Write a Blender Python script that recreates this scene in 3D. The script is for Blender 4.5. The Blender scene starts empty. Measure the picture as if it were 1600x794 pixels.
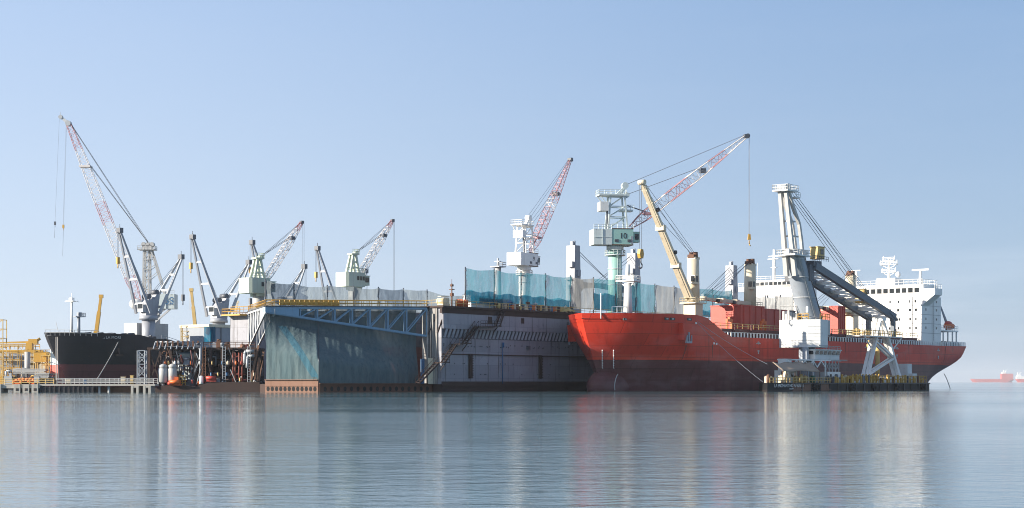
import bpy, bmesh, math, random
from mathutils import Vector, Matrix
R = math.radians
rnd = random.Random(7)
scn = bpy.context.scene
COL = scn.collection

# ------------------------------------------------------------------ camera, sky, sun, exposure
FPX, CX, HY, CH = 2537.0, 800.0, 597.0, 1.9
cam_d = bpy.data.cameras.new('camera'); cam = bpy.data.objects.new('camera', cam_d); COL.objects.link(cam)
cam.location = (0, 0, CH); cam.rotation_euler = (R(90), 0, 0)
cam_d.sensor_width = 36; cam_d.lens = 36*FPX/1600; cam_d.shift_y = 0.125
cam_d.clip_start = 0.5; cam_d.clip_end = 40000
scn.camera = cam
LOW_L, LOW_R, HIGH_L, HIGH_R = (5.4, 6.2, 7.3), (3.05, 3.95, 5.2), (3.6, 4.75, 6.8), (1.95, 3.1, 5.05)
SUN_EL = R(18.5); SUN_H = Vector((-0.955, -0.297, 0)).normalized()
sdir = Vector((SUN_H.x*math.cos(SUN_EL), SUN_H.y*math.cos(SUN_EL), math.sin(SUN_EL)))
sun_d = bpy.data.lights.new('sun', 'SUN'); sun_d.energy = 5.0; sun_d.angle = R(0.5); sun_d.color = (1.0, 0.90, 0.76)
sun = bpy.data.objects.new('sun', sun_d); COL.objects.link(sun)
sun.rotation_euler = (-sdir).to_track_quat('-Z', 'Y').to_euler()
w = bpy.data.worlds.new('World'); scn.world = w; w.use_nodes = True
nt = w.node_tree; bg = nt.nodes['Background']
sky = nt.nodes.new('ShaderNodeTexSky'); sky.sky_type = 'NISHITA'; sky.sun_disc = False
sky.sun_elevation = SUN_EL; sky.sun_rotation = math.atan2(SUN_H.x, SUN_H.y)
sky.altitude = 0; sky.air_density = 1.0; sky.dust_density = 0.5; sky.ozone_density = 1.6
# even summer haze over the clear sky: denser towards the horizon, brighter on the sun's side
def wn(kind, **kw):
    n = nt.nodes.new(kind)
    for k, v in kw.items(): setattr(n, k, v)
    return n
tcw = wn('ShaderNodeTexCoord'); spw = wn('ShaderNodeSeparateXYZ'); nt.links.new(tcw.outputs['Generated'], spw.inputs[0])
def wmix(fac, a, b):
    n = wn('ShaderNodeMix', data_type='RGBA')
    for sk, v in ((n.inputs[0], fac), (n.inputs[6], a), (n.inputs[7], b)):
        if hasattr(v, 'links'): nt.links.new(v, sk)
        else: sk.default_value = v if isinstance(v, float) else (*v, 1)
    return n.outputs[2]
def wramp(src, vals, smooth=True):
    n = wn('ShaderNodeMapRange', interpolation_type='SMOOTHSTEP' if smooth else 'LINEAR'); nt.links.new(src, n.inputs[0])
    for i, v in enumerate(vals): n.inputs[i+1].default_value = v
    return n.outputs[0]
side = wramp(spw.outputs[0], (-0.42, 0.36, 1.0, 0.0)); up = wramp(spw.outputs[2], (0.0, 0.24, 0.0, 1.0), False); zen = wramp(spw.outputs[2], (0.2, 0.7, 0.85, 0.45))
hcol = wmix(up, wmix(side, LOW_R, LOW_L), wmix(side, HIGH_R, HIGH_L))
mpw = wn('ShaderNodeMapping'); mpw.inputs['Scale'].default_value = (3, 3, 26); mpw.inputs['Rotation'].default_value = (0.05, 0.08, 0); nt.links.new(tcw.outputs['Generated'], mpw.inputs[0])
cn = wn('ShaderNodeTexNoise'); cn.inputs['Scale'].default_value = 1.6; cn.inputs['Detail'].default_value = 6; cn.inputs['Roughness'].default_value = .6; nt.links.new(mpw.outputs[0], cn.inputs[0])
cf = wn('ShaderNodeMath', operation='MULTIPLY'); nt.links.new(wramp(cn.outputs[0], (0.42, 0.72, 0.0, 0.38)), cf.inputs[0]); nt.links.new(wramp(spw.outputs[2], (0.02, 0.14, 1.0, 0.1)), cf.inputs[1])
hcol = wmix(cf.outputs[0], hcol, (4.6, 5.3, 6.6))
hz = wn('ShaderNodeMix', data_type='RGBA'); nt.links.new(zen, hz.inputs[0]); nt.links.new(sky.outputs[0], hz.inputs[6]); nt.links.new(hcol, hz.inputs[7])
nt.links.new(hz.outputs[2], bg.inputs[0]); bg.inputs[1].default_value = 0.074
scn.view_settings.view_transform = 'Standard'; scn.view_settings.look = 'None'
scn.view_settings.exposure = 0.95; scn.view_settings.gamma = 1; scn.view_settings.use_curve_mapping = False
scn.render.engine = 'CYCLES'
scn.cycles.use_denoising = True; scn.cycles.filter_width = 1.0
scn.cycles.max_bounces = 6; scn.cycles.transparent_max_bounces = 24; scn.cycles.volume_bounces = 0
scn.cycles.caustics_reflective = False; scn.cycles.caustics_refractive = False

# ------------------------------------------------------------------ helpers
class Fr:                      # a level frame: x along its axis, y to the left of it
    def __init__(s, ox, oy, ang): s.o = Vector((ox, oy, 0)); s.a = ang; s.c = math.cos(ang); s.s = math.sin(ang)
    def W(s, x, y, z=0): return Vector((s.o.x+s.c*x-s.s*y, s.o.y+s.s*x+s.c*y, z))
    def X(s, px, y):
        k = (px-CX)/FPX
        return (k*(s.o.y+s.c*y)-s.o.x+s.s*y)/(s.c-k*s.s)
    def Z(s, py, x, y): return CH+(HY-py)/FPX*(s.o.y+s.s*x+s.c*y)
def at(px, py, D): return Vector(((px-CX)/FPX*D, D, CH+(HY-py)/FPX*D))
def V(*a): return Vector(a)
TH = math.atan2(.785, .62)
RS = Fr(11.6, 317.6, TH)       # red ship: x aft from the bow, y to starboard
DK = Fr(-13.5, 310.5, TH)      # floating dock
BS = Fr(-116, 400, TH)         # black ship
ZR = Vector((0, 0, 1))

class MB:
    def __init__(s): s.v = []; s.f = []; s.m = []; s.sm = []
    def face(s, idx, m=0, sm=False): s.f.append(idx); s.m.append(m); s.sm.append(sm)
    def poly(s, pts, m=0):
        n = len(s.v); s.v += [tuple(p) for p in pts]; s.face(list(range(n, n+len(pts))), m)
    def box(s, c, d, m=0, rz=0, top=1.0):
        n = len(s.v); co, si = math.cos(rz), math.sin(rz)
        for z in (-.5, .5):
            k = top if z > 0 else 1.0
            for x, y in ((-.5, -.5), (.5, -.5), (.5, .5), (-.5, .5)):
                X, Y = x*d[0]*k, y*d[1]*k
                s.v.append((c[0]+co*X-si*Y, c[1]+si*X+co*Y, c[2]+z*d[2]))
        for q in ((0, 3, 2, 1), (4, 5, 6, 7), (0, 1, 5, 4), (1, 2, 6, 5), (2, 3, 7, 6), (3, 0, 4, 7)): s.face([n+i for i in q], m)
    def bx(s, x0, x1, y0, y1, z0, z1, m=0): s.box(((x0+x1)/2, (y0+y1)/2, (z0+z1)/2), (x1-x0, y1-y0, z1-z0), m)
    def frame(s, p, q, up=None):
        d = (q-p)
        d = d.normalized() if d.length > 1e-9 else Vector((0, 0, 1))
        up = up or (ZR if abs(d.z) < .95 else Vector((1, 0, 0)))
        a = d.cross(up).normalized(); b = a.cross(d).normalized()
        return d, a, b
    def bar(s, p, q, w, h=None, m=0, w2=None, h2=None, up=None):
        p = Vector(p); q = Vector(q); h = h or w; w2 = w2 or w; h2 = h2 or h
        d, a, b = s.frame(p, q, up); n = len(s.v)
        for o, ww, hh in ((p, w, h), (q, w2, h2)):
            for i, j in ((-.5, -.5), (.5, -.5), (.5, .5), (-.5, .5)): s.v.append(tuple(o+a*(i*ww)+b*(j*hh)))
        for qd in ((0, 3, 2, 1), (4, 5, 6, 7), (0, 1, 5, 4), (1, 2, 6, 5), (2, 3, 7, 6), (3, 0, 4, 7)): s.face([n+i for i in qd], m)
    def tube(s, p, q, r, r2=None, n=6, m=0, caps=True):
        p = Vector(p); q = Vector(q); r2 = r if r2 is None else r2
        d, a, b = s.frame(p, q); k = len(s.v)
        for o, rr in ((p, r), (q, r2)):
            for i in range(n):
                t = 2*math.pi*i/n; s.v.append(tuple(o+(a*math.cos(t)+b*math.sin(t))*rr))
        for i in range(n): s.face([k+i, k+(i+1) % n, k+n+(i+1) % n, k+n+i], m, n > 5)
        if caps: s.face([k+i for i in range(n)][::-1], m); s.face([k+n+i for i in range(n)], m)
    def path(s, pts, r, n=5, m=0):
        for p, q in zip(pts, pts[1:]): s.tube(p, q, r, n=n, m=m)
    def sag(s, p, q, r, drop, k=8, m=0):
        p = Vector(p); q = Vector(q)
        s.path([p.lerp(q, i/k)-Vector((0, 0, drop*4*(i/k)*(1-i/k))) for i in range(k+1)], r, 4, m)
    def prism(s, poly, z0, z1, m=0, top=None):
        n = len(s.v); k = len(poly); top = top or poly
        s.v += [(p[0], p[1], z0) for p in poly]+[(p[0], p[1], z1) for p in top]
        s.face([n+i for i in range(k)][::-1], m); s.face([n+k+i for i in range(k)], m)
        for i in range(k): s.face([n+i, n+(i+1) % k, n+k+(i+1) % k, n+k+i], m)
    def slab(s, prof, y0, y1, m=0):        # an x-z outline extruded along y
        n = len(s.v); k = len(prof)
        s.v += [(p[0], y0, p[1]) for p in prof]+[(p[0], y1, p[1]) for p in prof]
        s.face([n+i for i in range(k)], m); s.face([n+k+i for i in range(k)][::-1], m)
        for i in range(k): s.face([n+i, n+k+i, n+k+(i+1) % k, n+(i+1) % k], m)
    def lathe(s, c, prof, n=16, m=0, sx=1, sy=1):
        k = len(s.v)
        for r, z in prof:
            for i in range(n):
                t = 2*math.pi*i/n; s.v.append((c[0]+r*sx*math.cos(t), c[1]+r*sy*math.sin(t), c[2]+z))
        for j in range(len(prof)-1):
            for i in range(n):
                s.face([k+j*n+i, k+j*n+(i+1) % n, k+(j+1)*n+(i+1) % n, k+(j+1)*n+i], m, True)
        s.face([k+i for i in range(n)][::-1], m); s.face([k+(len(prof)-1)*n+i for i in range(n)], m)
    def ell(s, c, r, n=14, k=8, m=0):
        s.lathe(c, [(max(.02, math.sin(math.pi*j/k)), -math.cos(math.pi*j/k)*r[2]) for j in range(k+1)], n, m, r[0], r[1])
    def grid(s, rows, m=0, sm=True):
        k = len(s.v); nc = len(rows[0])
        for r in rows: s.v += [tuple(p) for p in r]
        for j in range(len(rows)-1):
            for i in range(nc-1):
                s.face([k+j*nc+i, k+j*nc+i+1, k+(j+1)*nc+i+1, k+(j+1)*nc+i], m, sm)
    def lattice(s, p, q, w, d, n, r, rb, m=lambda t: 0, t0=.1, t1=.3, e0=.35, e1=.3, up=None):
        p = Vector(p); q = Vector(q); ax, a, b = s.frame(p, q, up)
        def wd(t): return (e0+(1-e0)*t/t0) if t < t0 else ((1-(1-e1)*(t-1+t1)/t1) if t > 1-t1 else 1.0)
        def ring(t):
            o = p.lerp(q, t); k = wd(t)
            return [o+a*(i*w/2*k)+b*(j*d/2*k) for i, j in ((-1, -1), (1, -1), (1, 1), (-1, 1))]
        pr = ring(0)
        for i in range(1, n+1):
            t = i/n; nx = ring(t); mm = m((i-.5)/n)
            for c in range(4):
                s.tube(pr[c], nx[c], r, n=4, m=mm, caps=False)
                e = (c+1) % 4
                if i % 2: s.tube(pr[c], nx[e], rb, n=3, m=mm, caps=False)
                else: s.tube(pr[e], nx[c], rb, n=3, m=mm, caps=False)
                s.tube(nx[c], nx[e], rb, n=3, m=mm, caps=False)
            pr = nx
    def rail(s, pts, h=1.1, sp=2.0, r=.045, m=0, rails=2):
        for p, q in zip(pts, pts[1:]):
            p = Vector(p); q = Vector(q); L = (q-p).length; n = max(1, int(L/sp))
            for i in range(n+1): o = p.lerp(q, i/n); s.tube(o, o+ZR*h, r, n=4, m=m, caps=False)
            for j in range(1, rails+1): s.tube(p+ZR*(h*j/rails), q+ZR*(h*j/rails), r, n=4, m=m, caps=False)
    def stairs(s, p, q, w, side, m=0, step=.35):
        p = Vector(p); q = Vector(q); side = Vector(side).normalized()
        for k in (-.5, .5):
            o = side*(w*k); s.bar(p+o, q+o, .1, .32, m); s.tube(p+o+ZR*1.05, q+o+ZR*1.05, .05, n=4, m=m)
            for i in range(7): t = p.lerp(q, i/6)+o; s.tube(t, t+ZR*1.05, .04, n=4, m=m)
        n = int(abs(q.z-p.z)/step)
        for i in range(n): c = p.lerp(q, (i+.5)/n); s.bar(c-side*(w/2), c+side*(w/2), .3, .06, m)
    def build(s, name, mats, parent=None, loc=None, rz=0):
        me = bpy.data.meshes.new(name); me.from_pydata(s.v, [], s.f)
        if not isinstance(mats, (list, tuple)): mats = [mats]
        for mt in mats: me.materials.append(mt)
        me.polygons.foreach_set('material_index', s.m); me.polygons.foreach_set('use_smooth', s.sm)
        bm = bmesh.new(); bm.from_mesh(me); bmesh.ops.recalc_face_normals(bm, faces=bm.faces); bm.to_mesh(me); bm.free()
        o = bpy.data.objects.new(name, me); COL.objects.link(o)
        if parent: o.parent = parent
        if loc is not None: o.location = loc
        o.rotation_euler.z = rz
        return o
def tag(o, label=None, cat=None, group=None, kind=None):
    if label: o['label'] = label
    if cat: o['category'] = cat
    if group: o['group'] = group
    if kind: o['kind'] = kind
    return o
def thing(name, label, cat, loc=(0, 0, 0), rz=0, group=None):
    o = bpy.data.objects.new(name, None); COL.objects.link(o); o.location = loc; o.rotation_euler.z = rz
    o.empty_display_size = .5
    return tag(o, label, cat, group)
def dup(o, parent=None):
    c = o.copy(); COL.objects.link(c)
    if parent: c.parent = parent
    for ch in [x for x in bpy.data.objects if x.parent == o]: dup(ch, c)
    return c
def text(name, body, size, mat, parent, origin, xdir, updir, off=.03):
    cu = bpy.data.curves.new(name, 'FONT'); cu.body = body; cu.size = size; cu.extrude = .012; cu.align_x = 'CENTER'; cu.align_y = 'CENTER'
    t = bpy.data.objects.new(name, cu); COL.objects.link(t)
    dg = bpy.context.evaluated_depsgraph_get(); me = bpy.data.meshes.new_from_object(t.evaluated_get(dg))
    bpy.data.objects.remove(t); bpy.data.curves.remove(cu)
    x = Vector(xdir).normalized(); y = Vector(updir).normalized(); z = x.cross(y)
    me.transform(Matrix((x, y, z)).transposed().to_4x4()); me.transform(Matrix.Translation(Vector(origin)+z*off))
    me.materials.clear(); me.materials.append(mat)
    o = bpy.data.objects.new(name, me); COL.objects.link(o); o.parent = parent
    return o

# ------------------------------------------------------------------ materials
def newmat(name):
    m = bpy.data.materials.new(name); m.use_nodes = True; n = m.node_tree.nodes; n.clear()
    out = n.new('ShaderNodeOutputMaterial'); b = n.new('ShaderNodeBsdfPrincipled'); m.node_tree.links.new(b.outputs[0], out.inputs[0])
    return m, m.node_tree, b, out
def N(t, kind, **kw):
    n = t.nodes.new(kind)
    for k, v in kw.items(): setattr(n, k, v)
    return n
def mixc(t, fac, a, b, mode='MIX'):
    n = N(t, 'ShaderNodeMix', data_type='RGBA', blend_type=mode)
    for s, v in ((n.inputs[0], fac), (n.inputs[6], a), (n.inputs[7], b)):
        if hasattr(v, 'links'): t.links.new(v, s)
        else: s.default_value = v if isinstance(v, float) else (*v[:3], 1)
    return n.outputs[2]
def noise(t, vec, scale, detail=4, rough=.6):
    n = N(t, 'ShaderNodeTexNoise'); n.inputs['Scale'].default_value = scale; n.inputs['Detail'].default_value = detail; n.inputs['Roughness'].default_value = rough
    t.links.new(vec, n.inputs['Vector']); return n.outputs[0]
def ramp(t, fac, a, b):
    n = N(t, 'ShaderNodeMapRange', interpolation_type='SMOOTHSTEP'); t.links.new(fac, n.inputs[0]); n.inputs[1].default_value = a; n.inputs[2].default_value = b
    return n.outputs[0]
def mapped(t, vec, sc):
    n = N(t, 'ShaderNodeMapping'); n.inputs['Scale'].default_value = sc; t.links.new(vec, n.inputs[0]); return n.outputs[0]
def mul(t, a, b):
    n = N(t, 'ShaderNodeMath', operation='MULTIPLY')
    for s, v in zip(n.inputs, (a, b)):
        if hasattr(v, 'links'): t.links.new(v, s)
        else: s.default_value = v
    return n.outputs[0]
RUST = (.16, .065, .03)
def paint(name, col, rough=.5, var=.18, rust=.25, streak=.3, rcol=RUST, metal=0.0, bump=.03, plates=None):
    m, t, b, out = newmat(name)
    tc = N(t, 'ShaderNodeTexCoord').outputs['Object']
    c = mixc(t, noise(t, tc, .35, 5), tuple(x*(1-var) for x in col), tuple(min(1, x*(1+var)) for x in col))
    if plates:
        sp = N(t, 'ShaderNodeSeparateXYZ'); t.links.new(tc, sp.inputs[0]); cb = N(t, 'ShaderNodeCombineXYZ')
        t.links.new(sp.outputs[0], cb.inputs[0]); t.links.new(sp.outputs[2], cb.inputs[1])
        br = N(t, 'ShaderNodeTexBrick'); t.links.new(cb.outputs[0], br.inputs[0])
        br.inputs['Color1'].default_value = (.86,)*3+(1,); br.inputs['Color2'].default_value = (1.12,)*3+(1,); br.inputs['Mortar'].default_value = (.72,)*3+(1,)
        br.inputs['Scale'].default_value = 1; br.inputs['Mortar Size'].default_value = .035; br.inputs['Brick Width'].default_value = plates[0]; br.inputs['Row Height'].default_value = plates[1]
        c = mixc(t, 1.0, c, br.outputs[0], 'MULTIPLY')
    if streak:
        f = mul(t, ramp(t, noise(t, mapped(t, tc, (1.3, 1.3, .07)), 1.0, 5, .7), .53, .72), streak)
        c = mixc(t, f, c, tuple(.5*x+.5*y for x, y in zip(tuple(.55*q for q in col), rcol)))
    if rust:
        f = mul(t, ramp(t, noise(t, tc, .8, 8, .72), .56, .68), rust)
        c = mixc(t, f, c, rcol)
    t.links.new(c, b.inputs['Base Color']); b.inputs['Roughness'].default_value = rough; b.inputs['Metallic'].default_value = metal
    if bump:
        bp = N(t, 'ShaderNodeBump'); bp.inputs['Strength'].default_value = .35; bp.inputs['Distance'].default_value = bump
        t.links.new(noise(t, tc, 1.1, 4), bp.inputs['Height']); t.links.new(bp.outputs[0], b.inputs['Normal'])
    return m
def hullmat(name, bands, rough=.45, streak=.38, fade=.3):   # bands: [(z, colour below z)...], painted in horizontal bands
    m, t, b, out = newmat(name)
    tc = N(t, 'ShaderNodeTexCoord').outputs['Object']
    sp = N(t, 'ShaderNodeSeparateXYZ'); t.links.new(tc, sp.inputs[0])
    z = N(t, 'ShaderNodeMath', operation='MULTIPLY_ADD'); t.links.new(noise(t, mapped(t, tc, (.5, .5, .5)), 1.0), z.inputs[0]); z.inputs[1].default_value = .16; t.links.new(sp.outputs[2], z.inputs[2])
    c = bands[-1][1]
    for zz, cc in bands[-2::-1]:
        g = N(t, 'ShaderNodeMath', operation='GREATER_THAN'); t.links.new(z.outputs[0], g.inputs[0]); g.inputs[1].default_value = zz+.08
        c = mixc(t, g.outputs[0], cc, c)
    cb = N(t, 'ShaderNodeCombineXYZ'); t.links.new(sp.outputs[0], cb.inputs[0]); t.links.new(sp.outputs[2], cb.inputs[1])
    br = N(t, 'ShaderNodeTexBrick'); t.links.new(cb.outputs[0], br.inputs[0])
    br.inputs['Color1'].default_value = (.86,)*3+(1,); br.inputs['Color2'].default_value = (1.1,)*3+(1,); br.inputs['Mortar'].default_value = (.6,)*3+(1,)
    br.inputs['Scale'].default_value = 1; br.inputs['Mortar Size'].default_value = .05; br.inputs['Brick Width'].default_value = 9.; br.inputs['Row Height'].default_value = 2.3
    c = mixc(t, 1.0, c, br.outputs[0], 'MULTIPLY')
    dk = mixc(t, 1.0, c, (.55, .5, .5), 'MULTIPLY')
    c = mixc(t, mul(t, ramp(t, noise(t, mapped(t, tc, (.5, .5, .05)), 1.6, 6, .7), .48, .72), streak*1.6), c, dk)
    c = mixc(t, mul(t, ramp(t, noise(t, mapped(t, tc, (.12, .12, .3)), 1.0, 6), .45, .7), fade), c, mixc(t, .35, c, (.5, .42, .42)))
    c = mixc(t, mul(t, ramp(t, noise(t, tc, .9, 8, .75), .6, .7), .35), c, RUST)
    t.links.new(c, b.inputs['Base Color']); b.inputs['Roughness'].default_value = rough; b.inputs['Specular IOR Level'].default_value = .3
    bp = N(t, 'ShaderNodeBump'); bp.inputs['Strength'].default_value = .3; bp.inputs['Distance'].default_value = .12
    t.links.new(noise(t, tc, .35, 3), bp.inputs['Height']); t.links.new(bp.outputs[0], b.inputs['Normal'])
    return m
def netmat(name, col, col2, alpha, trans=.6):
    m, t, b, out = newmat(name)
    tc = N(t, 'ShaderNodeTexCoord').outputs['Object']
    c = mixc(t, noise(t, mapped(t, tc, (.6, .6, .12)), 1.0, 5, .7), col, col2)
    c = mixc(t, mul(t, ramp(t, noise(t, mapped(t, tc, (1.6, 1.6, .5)), 1.0, 6, .7), .5, .75), .5), c, tuple(.45*x for x in col))
    b.inputs['Roughness'].default_value = .85; b.inputs['Specular IOR Level'].default_value = .1
    t.links.new(c, b.inputs['Base Color'])
    tl = N(t, 'ShaderNodeBsdfTranslucent'); t.links.new(c, tl.inputs[0])
    ms = N(t, 'ShaderNodeMixShader'); ms.inputs[0].default_value = trans; t.links.new(b.outputs[0], ms.inputs[1]); t.links.new(tl.outputs[0], ms.inputs[2])
    tr = N(t, 'ShaderNodeBsdfTransparent'); m2 = N(t, 'ShaderNodeMixShader')
    a = N(t, 'ShaderNodeMapRange'); t.links.new(noise(t, mapped(t, tc, (1.2, 1.2, .25)), 1.0, 6, .7), a.inputs[0])
    a.inputs[1].default_value = .3; a.inputs[2].default_value = .7; a.inputs[3].default_value = max(0, alpha-.14); a.inputs[4].default_value = min(1, alpha+.14)
    t.links.new(a.outputs[0], m2.inputs[0]); t.links.new(tr.outputs[0], m2.inputs[1]); t.links.new(ms.outputs[0], m2.inputs[2])
    t.links.new(m2.outputs[0], out.inputs[0])
    bp = N(t, 'ShaderNodeBump'); bp.inputs['Strength'].default_value = .6; bp.inputs['Distance'].default_value = .25
    t.links.new(noise(t, mapped(t, tc, (1.4, 1.4, .15)), 1.0, 4), bp.inputs['Height']); t.links.new(bp.outputs[0], b.inputs['Normal']); t.links.new(bp.outputs[0], tl.inputs['Normal'])
    return m
M = {}
M['white'] = paint('white_paint', (.84, .83, .80), .45, .05, .08, .18, bump=.02)
M['whitewash'] = paint('worn_white_paint', (.66, .67, .66), .5, .12, .2, .35)
M['offwhite'] = paint('pale_grey_paint', (.44, .44, .43), .5, .12, .12, .3)
M['cream'] = paint('cream_paint', (.66, .58, .43), .5, .1, .2, .4)
M['grey'] = paint('grey_paint', (.27, .30, .34), .45, .12, .08, .25)
M['lgrey'] = paint('light_grey_paint', (.42, .44, .46), .5, .1, .1, .3)
M['slate'] = paint('blue_grey_paint', (.30, .34, .39), .5, .12, .12, .35)
M['dgrey'] = paint('dark_grey_paint', (.09, .10, .12), .5, .2, .1, .2)
M['black'] = paint('black_steel', (.022, .022, .025), .5, .3, .3, .3)
M['mint'] = paint('mint_green_paint', (.30, .52, .47), .5, .08, .12, .4)
M['mintw'] = paint('pale_mint_paint', (.54, .61, .61), .5, .08, .12, .4)
M['palegreen'] = paint('pale_green_paint', (.50, .56, .46), .5, .08, .1, .3)
M['green'] = paint('green_paint', (.03, .16, .10), .5)
M['red'] = paint('red_paint', (.52, .06, .04), .5, .15, .2, .4)
M['dullred'] = paint('dull_red_paint', (.22, .055, .04), .6, .2, .4, .4)
M['jibred'] = paint('faded_red_paint', (.47, .24, .25), .55, .15, .1, .1)
M['jibwhite'] = paint('faded_white_paint', (.66, .62, .60), .55, .1, .1, .1)
M['maroon'] = paint('maroon_paint', (.10, .016, .016), .55, .2, .2, .3)
M['orange'] = paint('orange_paint', (.65, .13, .02), .5)
M['yellow'] = paint('yellow_paint', (.54, .31, .05), .5, .12, .15, .2)
M['paleyel'] = paint('pale_yellow_paint', (.60, .42, .16), .55, .15, .2, .2)
M['trussblue'] = paint('light_blue_paint', (.16, .29, .42), .5, .15, .15, .3)
M['blue'] = paint('blue_paint', (.03, .13, .28), .5)
M['rust'] = paint('rusty_steel', (.13, .06, .036), .8, .4, .4, .5, (.06, .03, .02))
M['rustl'] = paint('pale_rusted_steel', (.23, .125, .085), .8, .3, .5, .6)
M['darkrust'] = paint('dark_rusty_steel', (.045, .026, .022), .8, .4, .35, .4, (.09, .035, .02))
M['boom'] = paint('slate_grey_paint', (.12, .145, .175), .5, .12, .1, .3)
M['concrete'] = paint('concrete', (.42, .40, .36), .9, .15, .1, .4, (.2, .14, .1))
M['tarp'] = paint('tan_tarpaulin', (.34, .26, .20), .9, .15, 0, .3, bump=.1)
M['rope'] = paint('grey_wire_rope', (.12, .13, .15), .6, .1, 0, 0, bump=0)
M['palerope'] = paint('pale_mooring_rope', (.40, .37, .33), .8, .1, 0, 0, bump=0)
M['rubber'] = paint('black_rubber', (.015, .015, .016), .9, .2, 0, 0)
M['shed'] = paint('grey_sheeting', (.25, .28, .32), .6, .1, .1, .3)
M['dockwall'] = paint('grey_lilac_dock_paint', (.28, .285, .325), .6, .18, .3, 1.0, (.045, .028, .025), bump=.06, plates=(7.5, 2.6))
M['dockend'] = paint('grey_dock_end_paint', (.27, .26, .25), .7, .25, .5, .9, (.09, .05, .04))
M['shiplead'] = paint('grey_crane_post_paint', (.30, .32, .36), .5, .1, .1, .25)
M['glass'] = paint('dark_window_glass', (.02, .025, .03), .12, .1, 0, 0, bump=0)
M['glasspale'] = paint('curtained_window_glass', (.10, .11, .12), .15, .2, 0, 0, bump=0)
M['netteal'] = netmat('turquoise_net', (.025, .19, .26), (.085, .29, .36), .66)
M['netteal2'] = netmat('blue_net', (.01, .16, .28), (.02, .24, .38), .88)
M['netgrey'] = netmat('grey_net', (.20, .25, .28), (.32, .36, .38), .74)
M['netstrip'] = netmat('faded_blue_net', (.04, .17, .26), (.10, .24, .30), .55, .05)
M['nettan'] = netmat('faded_tan_net', (.25, .26, .25), (.36, .36, .34), .72)
M['netdock'] = netmat('dark_green_shade_net', (.05, .11, .135), (.155, .19, .19), .97, .03)
HULL_RED = hullmat('red_hull_paint', [(6.35, (.14, .045, .046)), (7.4, (.66, .062, .028)), (99, (.63, .042, .018))])
HULL_BLACK = hullmat('black_hull_paint', [(6.3, (.10, .028, .034)), (99, (.008, .010, .016))], fade=.03)
HULL_DOCKED = hullmat('blue_grey_hull_paint', [(9, (.12, .05, .05)), (99, (.08, .10, .13))])
HULL_FAR = hullmat('far_red_hull_paint', [(99, (.55, .06, .04))])
HULL_BARGE = hullmat('black_barge_paint', [(.3, (.03, .02, .018)), (99, (.010, .010, .012))], .6, fade=.02)

# ------------------------------------------------------------------ water
def water():
    m, t, b, out = newmat('harbour_water')
    tc = N(t, 'ShaderNodeTexCoord').outputs['Object']
    b.inputs['Base Color'].default_value = (.11, .185, .205, 1); b.inputs['IOR'].default_value = 1.333
    big = noise(t, mapped(t, tc, (.006, .02, 1)), 1.0, 3)
    rr = N(t, 'ShaderNodeMapRange'); t.links.new(big, rr.inputs[0]); rr.inputs[1].default_value = .35; rr.inputs[2].default_value = .65; rr.inputs[3].default_value = .04; rr.inputs[4].default_value = .09
    t.links.new(rr.outputs[0], b.inputs['Roughness'])
    h = N(t, 'ShaderNodeMath', operation='ADD')
    fine = N(t, 'ShaderNodeMath', operation='ADD'); t.links.new(mul(t, noise(t, mapped(t, tc, (2.2, 3.6, 1)), 1.0, 4, .6), .55), fine.inputs[0]); t.links.new(mul(t, noise(t, mapped(t, tc, (.6, 1.4, 1)), 1.0, 2, .5), .75), fine.inputs[1])
    t.links.new(fine.outputs[0], h.inputs[0])
    t.links.new(mul(t, noise(t, mapped(t, tc, (.07, .22, 1)), 1.0, 3), .9), h.inputs[1])
    bp = N(t, 'ShaderNodeBump'); bp.inputs['Distance'].default_value = .06
    st = N(t, 'ShaderNodeMapRange'); t.links.new(big, st.inputs[0]); st.inputs[1].default_value = .35; st.inputs[2].default_value = .65; st.inputs[3].default_value = .25; st.inputs[4].default_value = .75
    t.links.new(st.outputs[0], bp.inputs['Strength'])
    t.links.new(h.outputs[0], bp.inputs['Height']); t.links.new(bp.outputs[0], b.inputs['Normal'])
    mb = MB(); mb.poly([(-16000, -500, 0), (16000, -500, 0), (16000, 16000, 0), (-16000, 16000, 0)])
    tag(mb.build('water', m), kind='structure')
water()
def haze():
    m, t, b, out = newmat('haze_air'); t.nodes.remove(b)
    pv = N(t, 'ShaderNodeVolumePrincipled'); pv.inputs['Color'].default_value = (.86, .92, 1, 1); pv.inputs['Density'].default_value = 6.0e-5
    t.links.new(pv.outputs[0], out.inputs['Volume'])
    mb = MB(); mb.bx(-11000, 11000, -600, 12000, -3, 82)
    tag(mb.build('haze', m), kind='stuff')
haze()

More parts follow.
